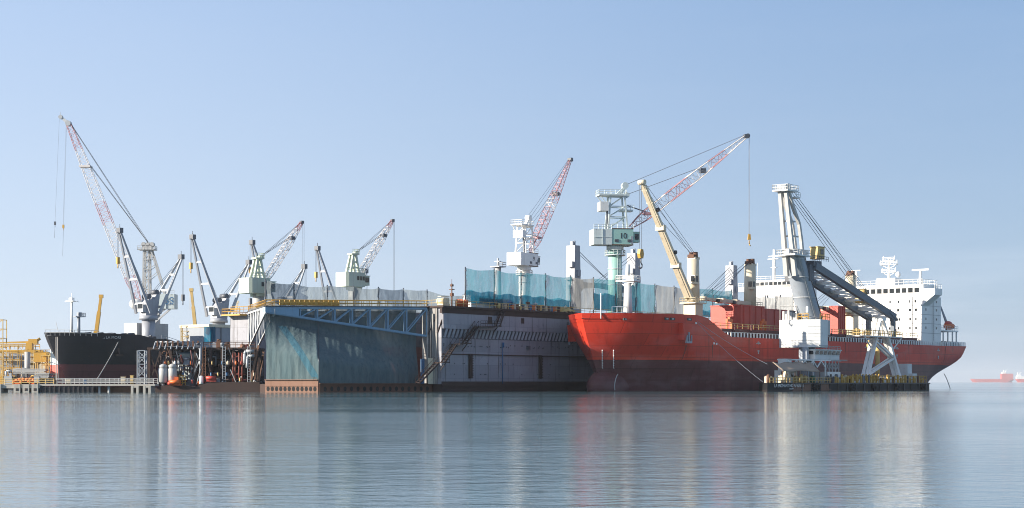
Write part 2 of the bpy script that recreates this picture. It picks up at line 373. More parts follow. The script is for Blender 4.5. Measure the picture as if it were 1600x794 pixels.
# ------------------------------------------------------------------ hulls
def smooth(a, b, x):
    t = max(0, min(1, (x-a)/(b-a))); return t*t*(3-2*t)
def hull(L, B, deck, rake, zwl, counter, Lw, Ld, zb=-2.0, ew=.9, ed=.5, smw=.1, smd=.8, ts=None, x0=0.0):
    """grid hull: deck(x) height of the plating top; rake stem overhang; counter stern overhang"""
    zt0 = deck(0)
    def xs(z): return x0+(rake*(max(0, 1-z/zt0))**1.15 if z > zwl else rake*(1-zwl/zt0)**1.15+.25*(zwl-z))
    def xe(z): return L-counter*max(0, min(1, 1-z/deck(L)))
    def half(x, z):
        k = max(0, min(1, z/(.82*zt0))); k2 = k*k*(3-2*k)
        Le = Lw+(Ld-Lw)*k2; e = ew+(ed-ew)*k2
        d = max(0, min(1, (x-xs(z))/Le)); f = (1-(1-d)**2)**e
        g = max(0, min(1, (xe(z)-x)/26)); sm = smw+(smd-smw)*smooth(.0, .8, z/deck(L))
        return max(.02, B/2*f*(sm+(1-sm)*(1-(1-g)**2)))
    ts = ts or sorted(set([0, .4/L, 1/L, 2/L, 3/L, 4.5/L, 6/L, 8/L, 10/L, 13/L, 16/L, 20/L, 24/L, 28/L, 31/L, 34/L, 37/L, 42/L, 50/L, 60/L]+[i/24 for i in range(10, 25)]))
    fr = [0, .1, .2, .3, .38, .46, .54, .62, .7, .78, .86, .93, 1]
    rows = []
    for sgn in (1, -1):
        rr = []
        for fz in fr:
            row = []
            for tt in ts:
                zt = deck(tt*L); z = zb+(zt-zb)*fz; x = xs(z)+tt*(xe(z)-xs(z)); row.append(Vector((x, sgn*half(x, z), z)))
            rr.append(row)
        rows.append(rr)
    mb = MB(); mb.grid(rows[0]); mb.grid(rows[1])
    for rr in range(len(fr)-1):   # transom
        a, b_, c, d = rows[0][rr][-1], rows[0][rr+1][-1], rows[1][rr+1][-1], rows[1][rr][-1]; mb.poly([a, b_, c, d])
    top = [rows[0][-1], rows[1][-1]]
    return mb, top, half
def deckmesh(top, drop):
    mb = MB(); n = len(top[0])
    A = [p-ZR*drop for p in top[0]]; Bq = [p-ZR*drop for p in top[1]]
    A = [Vector((p.x+.15, p.y*.985, p.z)) for p in A]; Bq = [Vector((p.x+.15, p.y*.985, p.z)) for p in Bq]
    mb.grid([A, [(a+b)/2+ZR*.15 for a, b in zip(A, Bq)], Bq], sm=False)
    return mb
def window_row(parent, x, ys, z, w, h, t=.08):       # windows on a face whose normal is -x, each its own part
    for y in ys: mb = MB(); mb.box((x-t/2+.02, y, z), (t, w, h)); mb.box((x+.005, y, z-h/2-.06), (.14, w+.16, .08), 1); mb.box((x+.005, y, z+h/2+.06), (.14, w+.16, .08), 1); mb.build('window', [M[rnd.choice(('glass', 'glass', 'glasspale'))], M['offwhite']], parent)

# ------------------------------------------------------------------ red cargo ship
def red_ship():
    L, B = 169.0, 24.0
    def deck(x):
        if x < 27: return 15.5+.12*max(0, (x-15)/12)
        if x < 36: return 15.6-4.2*(x-27)/9
        return 11.4+(.25*smooth(145, 169, x))
    T = thing('cargo_ship', 'large red cargo ship with bulbous bow, cream deck cranes and white accommodation', 'ship', RS.W(0, 0, 0), TH)
    mb, top, half = hull(L, B, deck, 7.2, 3.2, 12.5, 30, 16, ew=.95, ed=.97, smw=.06, smd=.84, x0=3.4)
    h = mb.build('hull', HULL_RED, T)
    mb = MB(); mb.ell((17.0, 0, 1.0), (10.6, 4.0, 4.5), 28, 16); b = mb.build('bulbous_bow', HULL_RED, T)
    deckmesh(top, 1.1).build('deck', M['maroon'], T)
    # bulb markings
    mb = MB()
    pts = []
    for i in range(15):
        a = math.pi*(-.06+.86*i/14); pts.append(Vector((17.5-7.2*math.cos(a), -3.35, 1.0+3.9*math.sin(a))))
    pts2 = []
    for p in pts:   # project on the bulb
        kx = (p.x-17)/10.6; kz = (p.z-1.0)/4.5; k = max(0, 1-kx*kx-kz*kz)
        pts2.append(Vector((p.x, -4.0*math.sqrt(k)-.04, p.z)))
    mb.path(pts2, .11, 4); mb.build('bulb_mark', M['offwhite'], b)
    # draught marks on the port bow
    def onhull(px, z):
        x = 14.0
        for _ in range(30): x = .5*x+.5*RS.X(px, -half(x, z))
        return Vector((x, -half(x, z), z))
    for px_ in (940.5, 958):
        mb = MB(); pz = [onhull(px_, 4.7+i*.5) for i in range(8)]
        mb.path([q+V(0, -.06, 0) for q in pz], .06, 4)
        for i, q in enumerate(pz): mb.box((q.x+.25, q.y-.08, q.z), (.6 if i % 2 else .35, .14, .2))
        mb.build('draught_marks', M['white'], h)
    # anchor pocket and anchor on both bows
    for sg in (-1, 1):
        ax = 21.5 if sg < 0 else 17.5; y = sg*half(ax, 12.2)
        mb = MB(); mb.slab([(ax-1.6, 13.7), (ax+1.7, 13.7), (ax+1.7, 10.9), (ax-1.2, 10.3)], y-sg*1.2, y+sg*1.15); mb.build('anchor_pocket', HULL_RED, h)
        mb = MB(); yy = y+sg*1.3
        mb.bar((ax+.3, yy, 11.9), (ax+.3, yy, 10.0), .35, .3); mb.bar((ax-.7, yy, 9.9), (ax+1.3, yy, 9.9), .4, .4)
        for s2 in (-1, 1): mb.bar((ax+.3+s2*.9, yy, 9.9), (ax+.3+s2*.8, yy+sg*.2, 11.3), .34, .3, w2=.1)
        mb.build('anchor', M['grey'], T)
    # fairleads, bolts, tug marks
    for fx, z0_, z1_ in ((23, 9.4, 5.2), (33, 9.6, 6.8), (48, 11.2, 8.2), (62, 11.3, 9.0), (77, 11.2, 7.6), (93, 11.2, 8.6), (111, 11.1, 7.9), (128, 11.3, 8.8), (151, 11.2, 7.2)):
        mb = MB(); n_ = 6
        for i in range(n_): za, zb_ = z0_+(z1_-z0_)*i/n_, z0_+(z1_-z0_)*(i+1)/n_; wa = .16*(1-i/n_)+.03; mb.poly([(fx-wa, -half(fx, za)-.02, za), (fx+wa, -half(fx, za)-.02, za), (fx+wa*.8, -half(fx, zb_)-.02, zb_), (fx-wa*.8, -half(fx, zb_)-.02, zb_)])
        mb.build('rust_stain', M['rust'], h)
    for fx, fz in ((9, 14.3), (16.5, 14.5), (18, 14.5), (24, 14.6), (30.5, 14.2 if False else 13.0)):
        if fx > 28: continue
        mb = MB(); y = -half(fx, fz); mb.box((fx, y-.02, fz), (1.7, .14, .5)); mb.box((fx, y-.06, fz), (.7, .16, .28), 1); mb.build('fairlead', [M['black'], M['offwhite']], h)
    for mx, mz in ((26.6, 13.9), (33.6, 9.9), (34.6, 9.8)): mb = MB(); mb.box((mx, -half(mx, mz)-.03, mz), (.5, .1, .4)); mb.build('hull_fitting', M['white'], h)
    for mx in (52, 104, 121, 146):
        mb = MB(); y = -12.03
        mb.bar((mx-.9, y, 10.2), (mx+.9, y, 10.2), .06, .18); mb.bar((mx-.5, y, 10.5), (mx+.5, y, 10.5), .06, .14); mb.bar((mx, y, 9.9), (mx, y, 10.7), .14, .06)
        mb.build('tug_mark', M['offwhite'], h); mb = MB(); mb.box((mx, y, 8.6), (.7, .06, .35)); mb.box((mx, y, 8.2), (.4, .06, .5)); mb.build('load_mark', M['offwhite'], h)
    # rails: white plate stanchions with top bar, one rail a side
    for sg in (-1, 1):
        mb = MB(); x = 35.5
        while x < 168.5:
            y = half(min(x, 167), 11.4); mb.box((x, sg*(y-.15), deck(x)+.5), (.5, .1, 1.0)); x += 1.35
        xs = [36+i*6.0 for i in range(23)]
        for a, c in zip(xs, xs[1:]): mb.bar((a, sg*(half(min(a, 167), 11.4)-.15), deck(a)+1.0), (c, sg*(half(min(c, 167), 11.4)-.15), deck(c)+1.0), .1, .1)
        mb.build('bulwark_rail', M['white'], T)
    mb = MB(); mb.bx(39, 136, -10.6, 10.6, 10.4, 13.2); mb.build('hatch_coaming', M['maroon'], T)
    for i in range(40):
        x = rnd.uniform(37, 137); hh = rnd.uniform(.8, 2.2); mb = MB(); mb.box((x, -11.1, 10.4+hh/2), (rnd.uniform(.3, 2), .5, hh)); mb.tube((x, -11.3, 10.4+hh), (x, -10.9, 10.4+hh), .3, n=8); mb.build('deck_fitting', M['maroon'], T)
    for x in (44, 51, 80, 88, 96): mb = MB(); mb.bar((x, -10.9, 10.6), (x+rnd.uniform(-1, 1), -10.9, 14.3), .25, .25); mb.build('vent_post', M['maroon'], T)
    mb = MB(); mb.rail([(36, -10.8, 13.3), (68, -10.8, 13.3)], 1, 2.2, .06); mb.rail([(72, -10.8, 13.3), (136, -10.8, 13.3)], 1, 2.2, .06); mb.build('coaming_rail', M['paleyel'], T)
    for x in (43.5, 58, 124):
        mb = MB(); mb.bar((x-.9, -9.8, 13.2), (x-.9, -9.8, 15.0), .4); mb.bar((x+.9, -9.8, 13.2), (x+.9, -9.8, 15.0), .4); mb.bar((x-1.1, -9.8, 15.0), (x+1.1, -9.8, 15.0), .5); mb.bar((x, -9.8, 15), (x, -9.8, 15.8), .5)
        mb.build('hatch_gear', M['orange'], T)
    for nm, q in (('a', (54, 64.5, -6.5, 1.2, 13.2, 18.6)), ('b', (72, 88, -1.5, 6, 13.2, 18.6)), ('c', (106, 110, -3.5, 3.1, 13.2, 20.4))):
        mb = MB(); mb.bx(*q)
        mb.bx(q[0]-.12, q[1]+.12, q[2]-.12, q[3]+.12, q[5], q[5]+.25)
        for i in range(4):
            x = q[0]+(i+.5)*(q[1]-q[0])/4; mb.bx(x-.1, x+.1, q[2]-.15, q[2], q[4], q[5])
        mb.build('grab_house', M['red'], T)
    # foremast and forecastle gear
    mb = MB(); mx = RS.X(981, 0)
    mb.tube((mx, 0, 14.3), (mx, 0, 22.2), 1.0, .75, 14); mb.tube((mx, 0, 23.4), (mx, 0, 26.0), .5, .4, 10)
    fm = mb.build('foremast', M['whitewash'], T)
    mb = MB(); mb.box((mx, 0, 22.6), (2.4, 4.4, .25)); mb.rail([(mx-1.2, -2.2, 22.7), (mx+1.2, -2.2, 22.7), (mx+1.2, 2.2, 22.7), (mx-1.2, 2.2, 22.7), (mx-1.2, -2.2, 22.7)], 1, .8, .06)
    for k in range(8): mb.box((mx+rnd.uniform(-.9, .9), rnd.uniform(-1.8, 1.8), 23.1), (.5, .5, .8))
    for s2 in (-1, 1): mb.bar((mx, s2*.7, 21.6), (mx, s2*2.1, 22.6), .15)
    mb.build('mast_platform', M['white'], fm)
    mb = MB(); mb.tube((5.5, -3.2, 14.4), (5.5, -3.2, 19.4), .13, .1, 6); mb.rail([(7.5, -4.5, 14.4), (10.5, -6, 14.4)], 2.4, .9, .1); mb.build('bow_post', M['white'], T)
    for x, y in ((12, -4), (15, -5.5), (14, 3), (22, -4), (24, -7)):
        mb = MB(); mb.tube((x, y-1, 15.1), (x, y+1, 15.1), .75, n=12); mb.box((x, y, 14.6), (1.4, 2.6, .8)); mb.build('windlass', M['maroon'], T)
    # deck cranes
    def deck_crane(px, jib_tip, hookz):
        x = RS.X(px, 0)
        mb = MB(); mb.box((0, 0, 14.75), (3.0, 3.0, 8.3)); mb.box((0, 0, 19.0), (4.6, 4.0, .25)); mb.tube((0, 0, 19.1), (0, 0, 28.6), 1.45, 1.3, 18)
        mb.box((.1, 0, 28.75), (1.9, 2.1, .5))
        mb.rail([(-2.3, -2, 19.1), (2.3, -2, 19.1), (2.3, 2, 19.1), (-2.3, 2, 19.1), (-2.3, -2, 19.1)], 1.0, 1.1, .05)
        post = mb.build('deck_crane', M['cream'], T, (x, 0, 0))
        mb = MB(); mb.tube((0, -.6, 28.9), (0, -.6, 30.1), .55, .5, 10); mb.tube((.3, .6, 28.9), (.3, .6, 30.1), .55, .5, 10); mb.box((-.8, 0, 29.2), (.5, 1.6, .7)); mb.build('sheave_head', M['rust'], post)
        mb = MB(); mb.box((-1.2, -1.1, 24.0), (1.4, 1.2, 1.9)); mb.box((-1.93, -1.1, 24.2), (.08, .9, 1.2), 1); mb.box((-1.2, -1.73, 24.2), (.9, .08, 1.2), 1); mb.build('crane_cab', [M['cream'], M['glass']], post)
        p = Vector((-1.3, 0, 19.8)); q = jib_tip-Vector((x, 0, 0))
        mb = MB(); n = 6
        sd = Vector((0, .75, 0))
        for k in (-1, 1):
            mb.bar(p+sd*k, p.lerp(q, .97)+sd*(k*.55), .5, .8, w2=.32, h2=.6)
        for i in range(9):
            t = .1+.84*i/8; o = p.lerp(q, t); mb.bar(o-sd, o+sd, .5, .5)
        mb.bar(p.lerp(q, .03), p.lerp(q, .985), .9, 1.0, w2=.55, h2=.7)
        mb.tube(q-sd, q+sd, .55, n=12)
        for t in (.3, .62): o = p.lerp(q, t); mb.box(o, (1.1, 2.1, 1.1))
        jb = mb.build('jib', M['cream'], post)
        for t in (.42, .78):
            mb = MB(); o = p.lerp(q, t)+Vector((.5, -.9, -.2)); mb.tube(o-Vector((0, .3, 0)), o+Vector((0, .3, 0)), .42, n=12); mb.build('floodlight', M['black'], jb)
        mb = MB(); tp = Vector((0, 0, 29.6))
        for yy, a in ((-.6, 1), (-.25, .86), (.25, .72), (.6, 1)): mb.tube(tp+Vector((0, yy, 0)), p.lerp(q, a)+Vector((0, yy*.6, .3)), .055, n=4)
        if hookz:
            for yy in (-.22, .22): mb.tube(q+Vector((-.5, yy, 0)), Vector((q.x-.5, yy, hookz+1.2)), .05, n=4)
        mb.build('wire', M['rope'], post)
        if hookz:
            mb = MB(); hx = q.x-.5
            mb.slab([(hx-.5, hookz), (hx+.5, hookz), (hx+.75, hookz+.9), (hx+.5, hookz+1.9), (hx-.5, hookz+1.9), (hx-.75, hookz+.9)], -.35, .35)
            hp = [Vector((hx+.1, 0, hookz)), Vector((hx+.1, 0, hookz-.9)), Vector((hx+.55, 0, hookz-1.3)), Vector((hx+.45, 0, hookz-1.9)), Vector((hx-.2, 0, hookz-2.1)), Vector((hx-.5, 0, hookz-1.6))]
            mb.path(hp, .15, 6, 1); mb.build('hook_block', [M['yellow'], M['dgrey']], post)
    def tip(px, py): x = RS.X(px, 0); return Vector((x, 0, RS.Z(py, x, 0)))
    deck_crane(1083, tip(1003, 285), RS.Z(404, RS.X(1003, 0), 0))
    deck_crane(1172, tip(1099, 467), None)
    deck_crane(1329, tip(1268, 479), None)
    # accommodation
    x0, x1 = 138.0, 150.0
    mb = MB(); mb.bx(x0, x1, -11, 11, 11, 24.2); mb.bx(x0-.0, x1-3, -11.4, 11.4, 24.2, 27.2)
    for sg in (-1, 1):   # bridge wings with raked corbels
        mb.prism([(x0, sg*11.4), (x0+4.5, sg*11.4), (x0+4.5, sg*14.6), (x0, sg*14.6)], 24.3, 26.0)
        n = len(mb.v)
        mb.v += [(x0, sg*11, 21.6), (x0+4.2, sg*11, 21.6), (x0, sg*11, 24.29), (x0+4.2, sg*11, 24.29), (x0, sg*14.4, 24.29), (x0+4.2, sg*14.4, 24.29)]
        for q in ((0, 2, 4), (1, 5, 3), (0, 4, 5, 1), (0, 1, 3, 2), (2, 3, 5, 4)): mb.face([n+i for i in q])
    ac = mb.build('accommodation', M['white'], T)
    window_row(ac, x0, [-9.6+i*1.74 for i in range(12)], 25.7, 1.25, 1.15)
    for z in (22.8, 20.6, 18.2, 15.9):
        window_row(ac, x0, [y+rnd.uniform(-.2, .2) for y in (-9.3, -7.6, -4.6, -2.2, 1.5, 4.3, 7.2, 9.3)], z, .42 if z != 20.6 else .62, .58)
        for x in (x0+2.5, x0+9): mb = MB(); mb.box((x, -11.02, z+.1), (.4, .1, .6)); mb.build('window', M['glass'], ac)
    mb = MB(); z = 27.2
    mb.rail([(x0, -11.2, z), (x0, 11.2, z), (x1-3, 11.2, z), (x1-3, -11.2, z), (x0, -11.2, z)], 1.3, 1.3, .06); mb.rail([(x0, -14.5, 26), (x0+4.4, -14.5, 26)], 1.1, 1, .05); mb.build('roof_rail', M['white'], ac)
    mb = MB(); mb.bx(x0+2, x0+7, -2.6, 2.6, 27.2, 29.2); mb.tube((x0+4, 0, 29.2), (x0+4, 0, 34.5), .4, .25, 8)
    for z, wd_ in ((30.9, 3.8), (32.9, 4.6), (34.0, 3.2)):
        mb.box((x0+4, 0, z), (1.2, wd_*2*.5, .15)); mb.rail([(x0+3.4, -wd_/2, z), (x0+3.4, wd_/2, z)], .8, .7, .06)
        for k in (-1, 1): mb.bar((x0+4, 0, z-1), (x0+4, k*wd_/2, z), .12); mb.tube((x0+4, k*wd_/2, z), (x0+4, k*wd_/2, z+1.2), .12, n=5)
    mb.ell((x0+4, -2.6, 30.2), (.7, .7, .8), 10, 6); mb.build('radar_mast', M['white'], ac)
    mb = MB(); mb.tube((x0+2, 8.5, 27.2), (x0+2, 8.5, 31.5), .35, .25, 8); mb.box((x0+2, 8.5, 30), (1.3, 1.6, .15)); mb.bar((x0+2, 7.3, 31.6), (x0+2, 9.9, 31.6), .15, .25); mb.box((x0+2, 8.5, 30.6), (.6, .8, .8)); mb.build('signal_mast', M['white'], ac)
    mb = MB(); mb.tube((x0+3, -9.3, 27.2), (x0+3, -9.3, 31.0), .5, .35, 8); mb.bar((x0+3, -11.6, 31.1), (x0+3, -7.0, 31.1), .35, .4); mb.build('radar_scanner', M['white'], ac)
    mb = MB(); mb.bx(x1-9, x1-1, -4, 4, 27.2, 30.5); mb.build('funnel', M['white'], ac) if False else None
    for z in (21.7, 19.4, 17.1, 14.6):
        mb = MB(); mb.bx(x0-.05, x1+.05, -11.05, 11.05, z-.06, z+.06); mb.build('deck_seam', M['offwhite'], ac)
    for y, z in ((-10.2, 12.2), (3.0, 12.2), (-6, 12.2)): mb = MB(); mb.box((x0-.03, y, z), (.08, .8, 1.9)); mb.build('door', M['offwhite'], ac)
    mb = MB(); mb.tube((x0-.15, -8.4, 11), (x0-.15, -8.4, 24), .07, n=5); mb.tube((x0-.15, 5.6, 11), (x0-.15, 5.6, 24), .07, n=5); mb.build('drain_pipe', M['offwhite'], ac)
    mb = MB()
    for k in (-.25, .25): mb.tube((x0+7, -11.15, 11)+() if False else (x0+7+k, -11.15, 11), (x0+7+k, -11.15, 24), .05, n=4)
    for i in range(24): mb.tube((x0+6.75, -11.15, 11.4+i*.52), (x0+7.25, -11.15, 11.4+i*.52), .04, n=4)
    mb.build('ladder', M['offwhite'], ac)
    # aft boat deck
    mb = MB(); mb.bx(x1, 163, -10.3, 10.3, 15.4, 15.75); 
    for x in (151, 154, 157, 160, 162.6):
        for sg in (-1, 1): mb.bar((x, sg*9.9, 11.2), (x, sg*9.9, 15.4), .3)
    mb.rail([(x1, -10.2, 15.75), (163, -10.2, 15.75), (163, 10.2, 15.75)], 1.1, 1.1, .05); mb.build('boat_deck', M['white'], T)
    mb = MB(); mb.bx(151, 160, -5, 5, 10.6, 15.4); mb.build('aft_house', M['white'], T)
    for x in (156, 159, 161.5, 164): mb = MB(); mb.box((x, -8.8, 11.9), (1.6, 1.4, 1.8)); mb.tube((x, -10, 11.8), (x, -8, 11.8), .8, n=10); mb.build('mooring_winch', M['dgrey'], T)
    mb = MB(); mb.tube((159, -8.6, 15.75), (159, -8.6, 18.2), .35, n=8); mb.bar((159, -8.6, 18.0), (155.2, -8.6, 22.2), .5, .6, w2=.3, h2=.3); mb.build('davit', M['grey'], T)
    lb = thing('lifeboat', 'orange lifeboat under a davit on the red ship\'s aft boat deck', 'lifeboat', RS.W(159.5, -9.2, 16.2), TH)
    mb = MB(); mb.ell((0, 0, .7), (3.2, 1.1, .95), 14, 8); mb.build('lifeboat_hull', M['orange'], lb)
    mb = MB(); mb.ell((-.6, 0, 1.4), (1.9, .85, .7), 12, 6); mb.build('canopy', M['red'], lb)
    mb = MB(); mb.bar((150, -11, 11.4), (150, -11, 12.4), .3); mb.build('stern_post', M['paleyel'], T)
red_ship()

# mooring lines from the red ship's shoulder to the barge
for lab, a, b_ in (('upper mooring line running from the red ship to the barge roof', RS.W(27, -11.6, 14.6), RS.W(RS.X(1206, -26), -25, 5.5)), ('lower mooring line slanting from the red ship to the barge deck', RS.W(27, -11.6, 14.4), RS.W(RS.X(1199, -27), -26, 1.9))):
    mb = MB(); mb.sag(a, b_, .035, .5, 8); tag(mb.build('mooring_line', M['grey']), lab, 'rope', 'mooring lines of the red ship')

mb = MB(); mb.sag(at(1475, 584, 437), at(1485, 608.5, 436), .10, -.4, 6); tag(mb.build('stern_line', M['palerope']), 'pale line curving from the red ship\'s stern down into the water', 'rope')
# ------------------------------------------------------------------ floating crane barge
def barge():
    y0, y1 = -29.0, -18.0; yc = -22.0
    X = lambda px, y=yc: RS.X(px, y)
    Z = lambda py, x, y=yc: RS.Z(py, x, y)
    xa, xb = X(1199, y0), X(1452, y0)
    T = thing('crane_barge', 'black floating crane barge with tan awning moored beside the red ship', 'barge', RS.W(0, 0, 0), TH)
    mb = MB(); mb.prism([(xa, y0), (xb, y0), (xb, y1), (xa+16, y1)], -1, 1.75); hl = mb.build('barge_hull', HULL_BARGE, T)
    mb = MB()
    for i in range(16): x = xa+14+i*(xb-xa-16)/15; mb.bx(x-.12, x+.12, y0-.22, y0, -.3, 1.6)
    mb.bx(xa+11, xb, y0-.26, y0-.0, 1.45, 1.7); mb.build('rubbing_bar', M['black'], hl)
    px = lambda p: RS.X(p, y0)
    mb = MB(); xp0, xp1 = px(1238), px(1297); mb.bx(xp0, xp1, y0-.06, y0, .0, 1.72); mb.bx(xp0, xp1, y0-.2, y0-.061, .25, .45)
    for i in range(5): x = xp0+(i+.5)*(xp1-xp0)/5; mb.bx(x-.06, x+.06, y0-.14, y0-.061, .45, 1.6)
    mb.build('rusty_side_plate', M['rustl'], hl)
    text('barge_name', 'LA ENCHANT NO MARIN E3', .95, M['white'], T, ((px(1198)+px(1264))/2+.2, y0-.08, 1.15), (1, 0, 0), (0, 0, 1))
    text('port_name', 'PANAMA', .42, M['white'], T, (px(1236), y0-.08, .5), (1, 0, 0), (0, 0, 1))
    for p in (1271, 1275):
        x = px(p); mb = MB(); pts = [Vector((x+.75*math.cos(a*math.pi/6), y0-.35, .75+.75*math.sin(a*math.pi/6))) for a in range(13)]; mb.path(pts, .3, 8); mb.build('tyre_fender', M['rubber'], hl)
    for p in (1330, 1364, 1400, 1440):
        x = px(p); mb = MB(); pts = [Vector((x+.6*math.cos(a*math.pi/6), y0-.35, .7+.6*math.sin(a*math.pi/6))) for a in range(13)]; mb.path(pts, .25, 8); mb.build('tyre_fender', M['rubber'], hl)
    # deckhouse
    xq0 = RS.X(1233, -26)
    mb = MB(); mb.bx(xq0, xq0+3.5, -26, -22.6, 1.75, 4.3); mb.bx(xq0+.01, xq0+2.5, -25.2, -23.4, 4.29, 6.7)
    dh = mb.build('deckhouse', M['whitewash'], T)
    xq9 = RS.X(1293, -25); mb = MB(); mb.bx(xq9, xq9+6, -25, -21, 1.75, 4.1); mb.build('store_house', M['white'], T)
    for xx, zz in ((xq0+1.2, 3.4), (RS.X(1293, -25)+1.5, 3.2), (RS.X(1293, -25)+4, 3.2)): mb = MB(); mb.box((xx, -26.02 if xx < xq0+10 else -25.02, zz), (.6, .1, .8)); mb.build('window', M['glass'], dh)
    for yy in (-24.6,): mb = MB(); mb.box((xq0-.02, yy, 3.6), (.1, .9, 1.0)); mb.build('window', M['glass'], dh)
    xt0, xt1 = RS.X(1219, -25), RS.X(1292, -25)
    mb = MB(); mb.bx(xt0+3, xt1+1.5, -25.2, -22.6, 6.4, 6.65)
    n = 9; xs = [xt0+3+i*(xt1-xt0-4)/n for i in range(n+1)]
    for i, (a, c) in enumerate(zip(xs, xs[1:])):
        za, zc = (6.4, 5.0) if i % 2 == 0 else (5.0, 6.4); mb.bar((a, -25.1, za), (c, -25.1, zc), .22)
        if i % 3 == 0: mb.bar((a, -25.1, 1.75), (a, -25.1, 6.4), .2)
    mb.bar((xs[-1], -25.1, 1.75), (xs[-1], -25.1, 6.4), .2); mb.build('gallery_truss', M['white'], T)
    mb = MB(); x2 = xt1+.3
    for i in range(5):
        a = x2+i*1.5; mb.bar((a, -24.6, 4.1), (a, -24.6, 6.4), .15)
        if i < 4: mb.bar((a, -24.6, 4.3), (a+1.5, -24.6, 6.2), .1); mb.bar((a+1.5, -24.6, 4.3), (a, -24.6, 6.2), .1)
    mb.bar((x2-.3, -24.6, 6.5), (x2+7, -24.6, 6.5), .22); mb.build('side_lattice', M['offwhite'], T)
    # pilot house
    xw0, xw1 = RS.X(1270, -24), RS.X(1309, -24); zl = 6.7
    mb = MB(); mb.bx(xw0, xw1, -24.4, -21.6, zl, zl+.95); mb.prism([(xw0, -24.4), (xw1, -24.4), (xw1, -21.6), (xw0, -21.6)], zl+.95, zl+2.0, top=[(xw0-.25, -24.65), (xw1+.25, -24.65), (xw1+.25, -21.4), (xw0-.25, -21.4)]); mb.bx(xw0-.4, xw1+.4, -24.8, -21.2, zl+2.0, zl+2.2)
    ph = mb.build('pilot_house', M['whitewash'], T)
    n = 6
    for i in range(n): mb = MB(); x = xw0+(i+.5)*(xw1-xw0)/n; mb.box((x, -24.56, zl+1.5), ((xw1-xw0)/n*.72, .12, .75)); mb.build('window', M['glass'], ph)
    for i in range(2): mb = MB(); y = -24.4+(i+.5)*2.8/2; mb.box((xw0-.15, y, zl+1.5), (.12, 1.0, .75)); mb.build('window', M['glass'], ph)
    mb = MB(); mb.rail([(xw0, -24.6, zl+2.2), (xw1, -24.6, zl+2.2)], .7, 1.2, .05); mb.tube((xw0+3, -23, zl+2.1), (xw0+3, -23, zl+3.6), .08); mb.bx(xw1, xw1+3, -24.8, -21.5, zl-.1, zl+.05); mb.build('pilot_house_rail', M['offwhite'], ph)
    # awning
    aw = [];  xm0, xm1 = RS.X(1222, -28.5), RS.X(1280, -28.5)
    for j in range(5):
        row = []
        for i in range(15):
            u = i/14; x = xm0+(xm1-xm0)*u+j*.55; y = -28.7+j*.9; z = 4.15+j*.42+.28*math.cos(u*math.pi*6)*(j/4)*.5+.35*u*(j/4) - .12*math.sin(u*9)
            row.append(Vector((x, y, z)))
        aw.append(row)
    mb = MB(); mb.grid(aw); o = mb.build('awning', M['tarp'], T); md = o.modifiers.new('thick', 'SOLIDIFY'); md.thickness = .06
    mb = MB()
    for u in (0, .33, .66, 1): x = xm0+(xm1-xm0)*u; mb.tube((x, -28.6, 1.75), (x, -28.6, 4.1), .07)
    mb.build('awning_post', M['rust'], T)
    # rails and yellow fender posts along the near edge
    mb = MB(); mb.rail([(px(1205), y0+.3, 1.75), (px(1300), y0+.3, 1.75)], 1.0, 1.3, .07); mb.build('deck_rail', M['paleyel'], T)
    xa2 = px(1308)
    while xa2 < xb-.5:
        hh = rnd.uniform(.9, 1.7); mb = MB(); yp = y0+.5+rnd.uniform(0, .6); ww = rnd.uniform(.25, .5)
        mb.box((xa2, yp, 1.75+hh/2), (ww, .4, hh)); mb.tube((xa2-ww*.7, yp, 1.75+hh), (xa2+ww*.7, yp, 1.75+hh), .14, n=6); mb.build('bollard', M['yellow'] if rnd.random() < .6 else M[rnd.choice(('rust', 'paleyel', 'dgrey'))], T); xa2 += rnd.uniform(.9, 1.9)
    mb = MB(); mb.rail([(px(1360), y0+.8, 1.75), (xb, y0+.8, 1.75)], 1.5, 1.4, .1); mb.build('edge_rail', M['yellow'], T)
    mb = MB(); a, c = px(1340), px(1380); mb.bx(a, c, y0+1.6, y0+2.4, 2.5, 3.3)
    for i in range(9): x = a+i*(c-a)/8; mb.bar((x, y0+1.4, 2.2), (x+.8, y0+1.4, 3.6), .25); 
    mb.build('striped_girder', [M['yellow']], T)
    # crane column, house, mast
    xc = X(1261); zh0, zh1 = Z(543, xc), Z(500, xc)
    mb = MB(); mb.tube((xc, yc, 1.75), (xc, yc, zh0), 1.75, 1.75, 24); mb.bar((xc-2.5, yc-1.0, 1.75), (xc-2.5, yc-1.0, zh0), 1.0)
    col = mb.build('crane_pedestal', M['slate'], T)
    mb = MB(); w2 = 4.0; xf = xc-2.5; yb_ = yc+5.3
    mb.prism([(xf, yc-1.6), (xf+.9, yc-w2), (xc+1.8, yc-w2), (xc+1.8, yb_), (xf, yb_)], zh0, zh1)
    for i in range(1, 8): z = zh0+(zh1-zh0)*i/8; mb.bx(xf-.06, xf, yc-1.6, yb_, z-.045, z+.045, 1); mb.bar((xf-.02, yc-1.62, z), (xf+.88, yc-w2-.02, z), .06, .09, 1)
    for y in (yc+.7, yc+3): mb.bx(xf-.05, xf, y-.04, y+.04, zh0, zh1, 1)
    mb.bx(xf, xc+1.8, yc-w2-.1, yc-w2-.002, zh0+.2, zh0+.5, 1)
    hs = mb.build('counterweight_house', [M['whitewash'], M['lgrey']], T)
    mb = MB(); mb.bx(xc+1.81, xc+3.6, yc-w2+.4, yc-.5, zh0+2.6, zh1-.05); mb.build('side_box', M['offwhite'], hs)
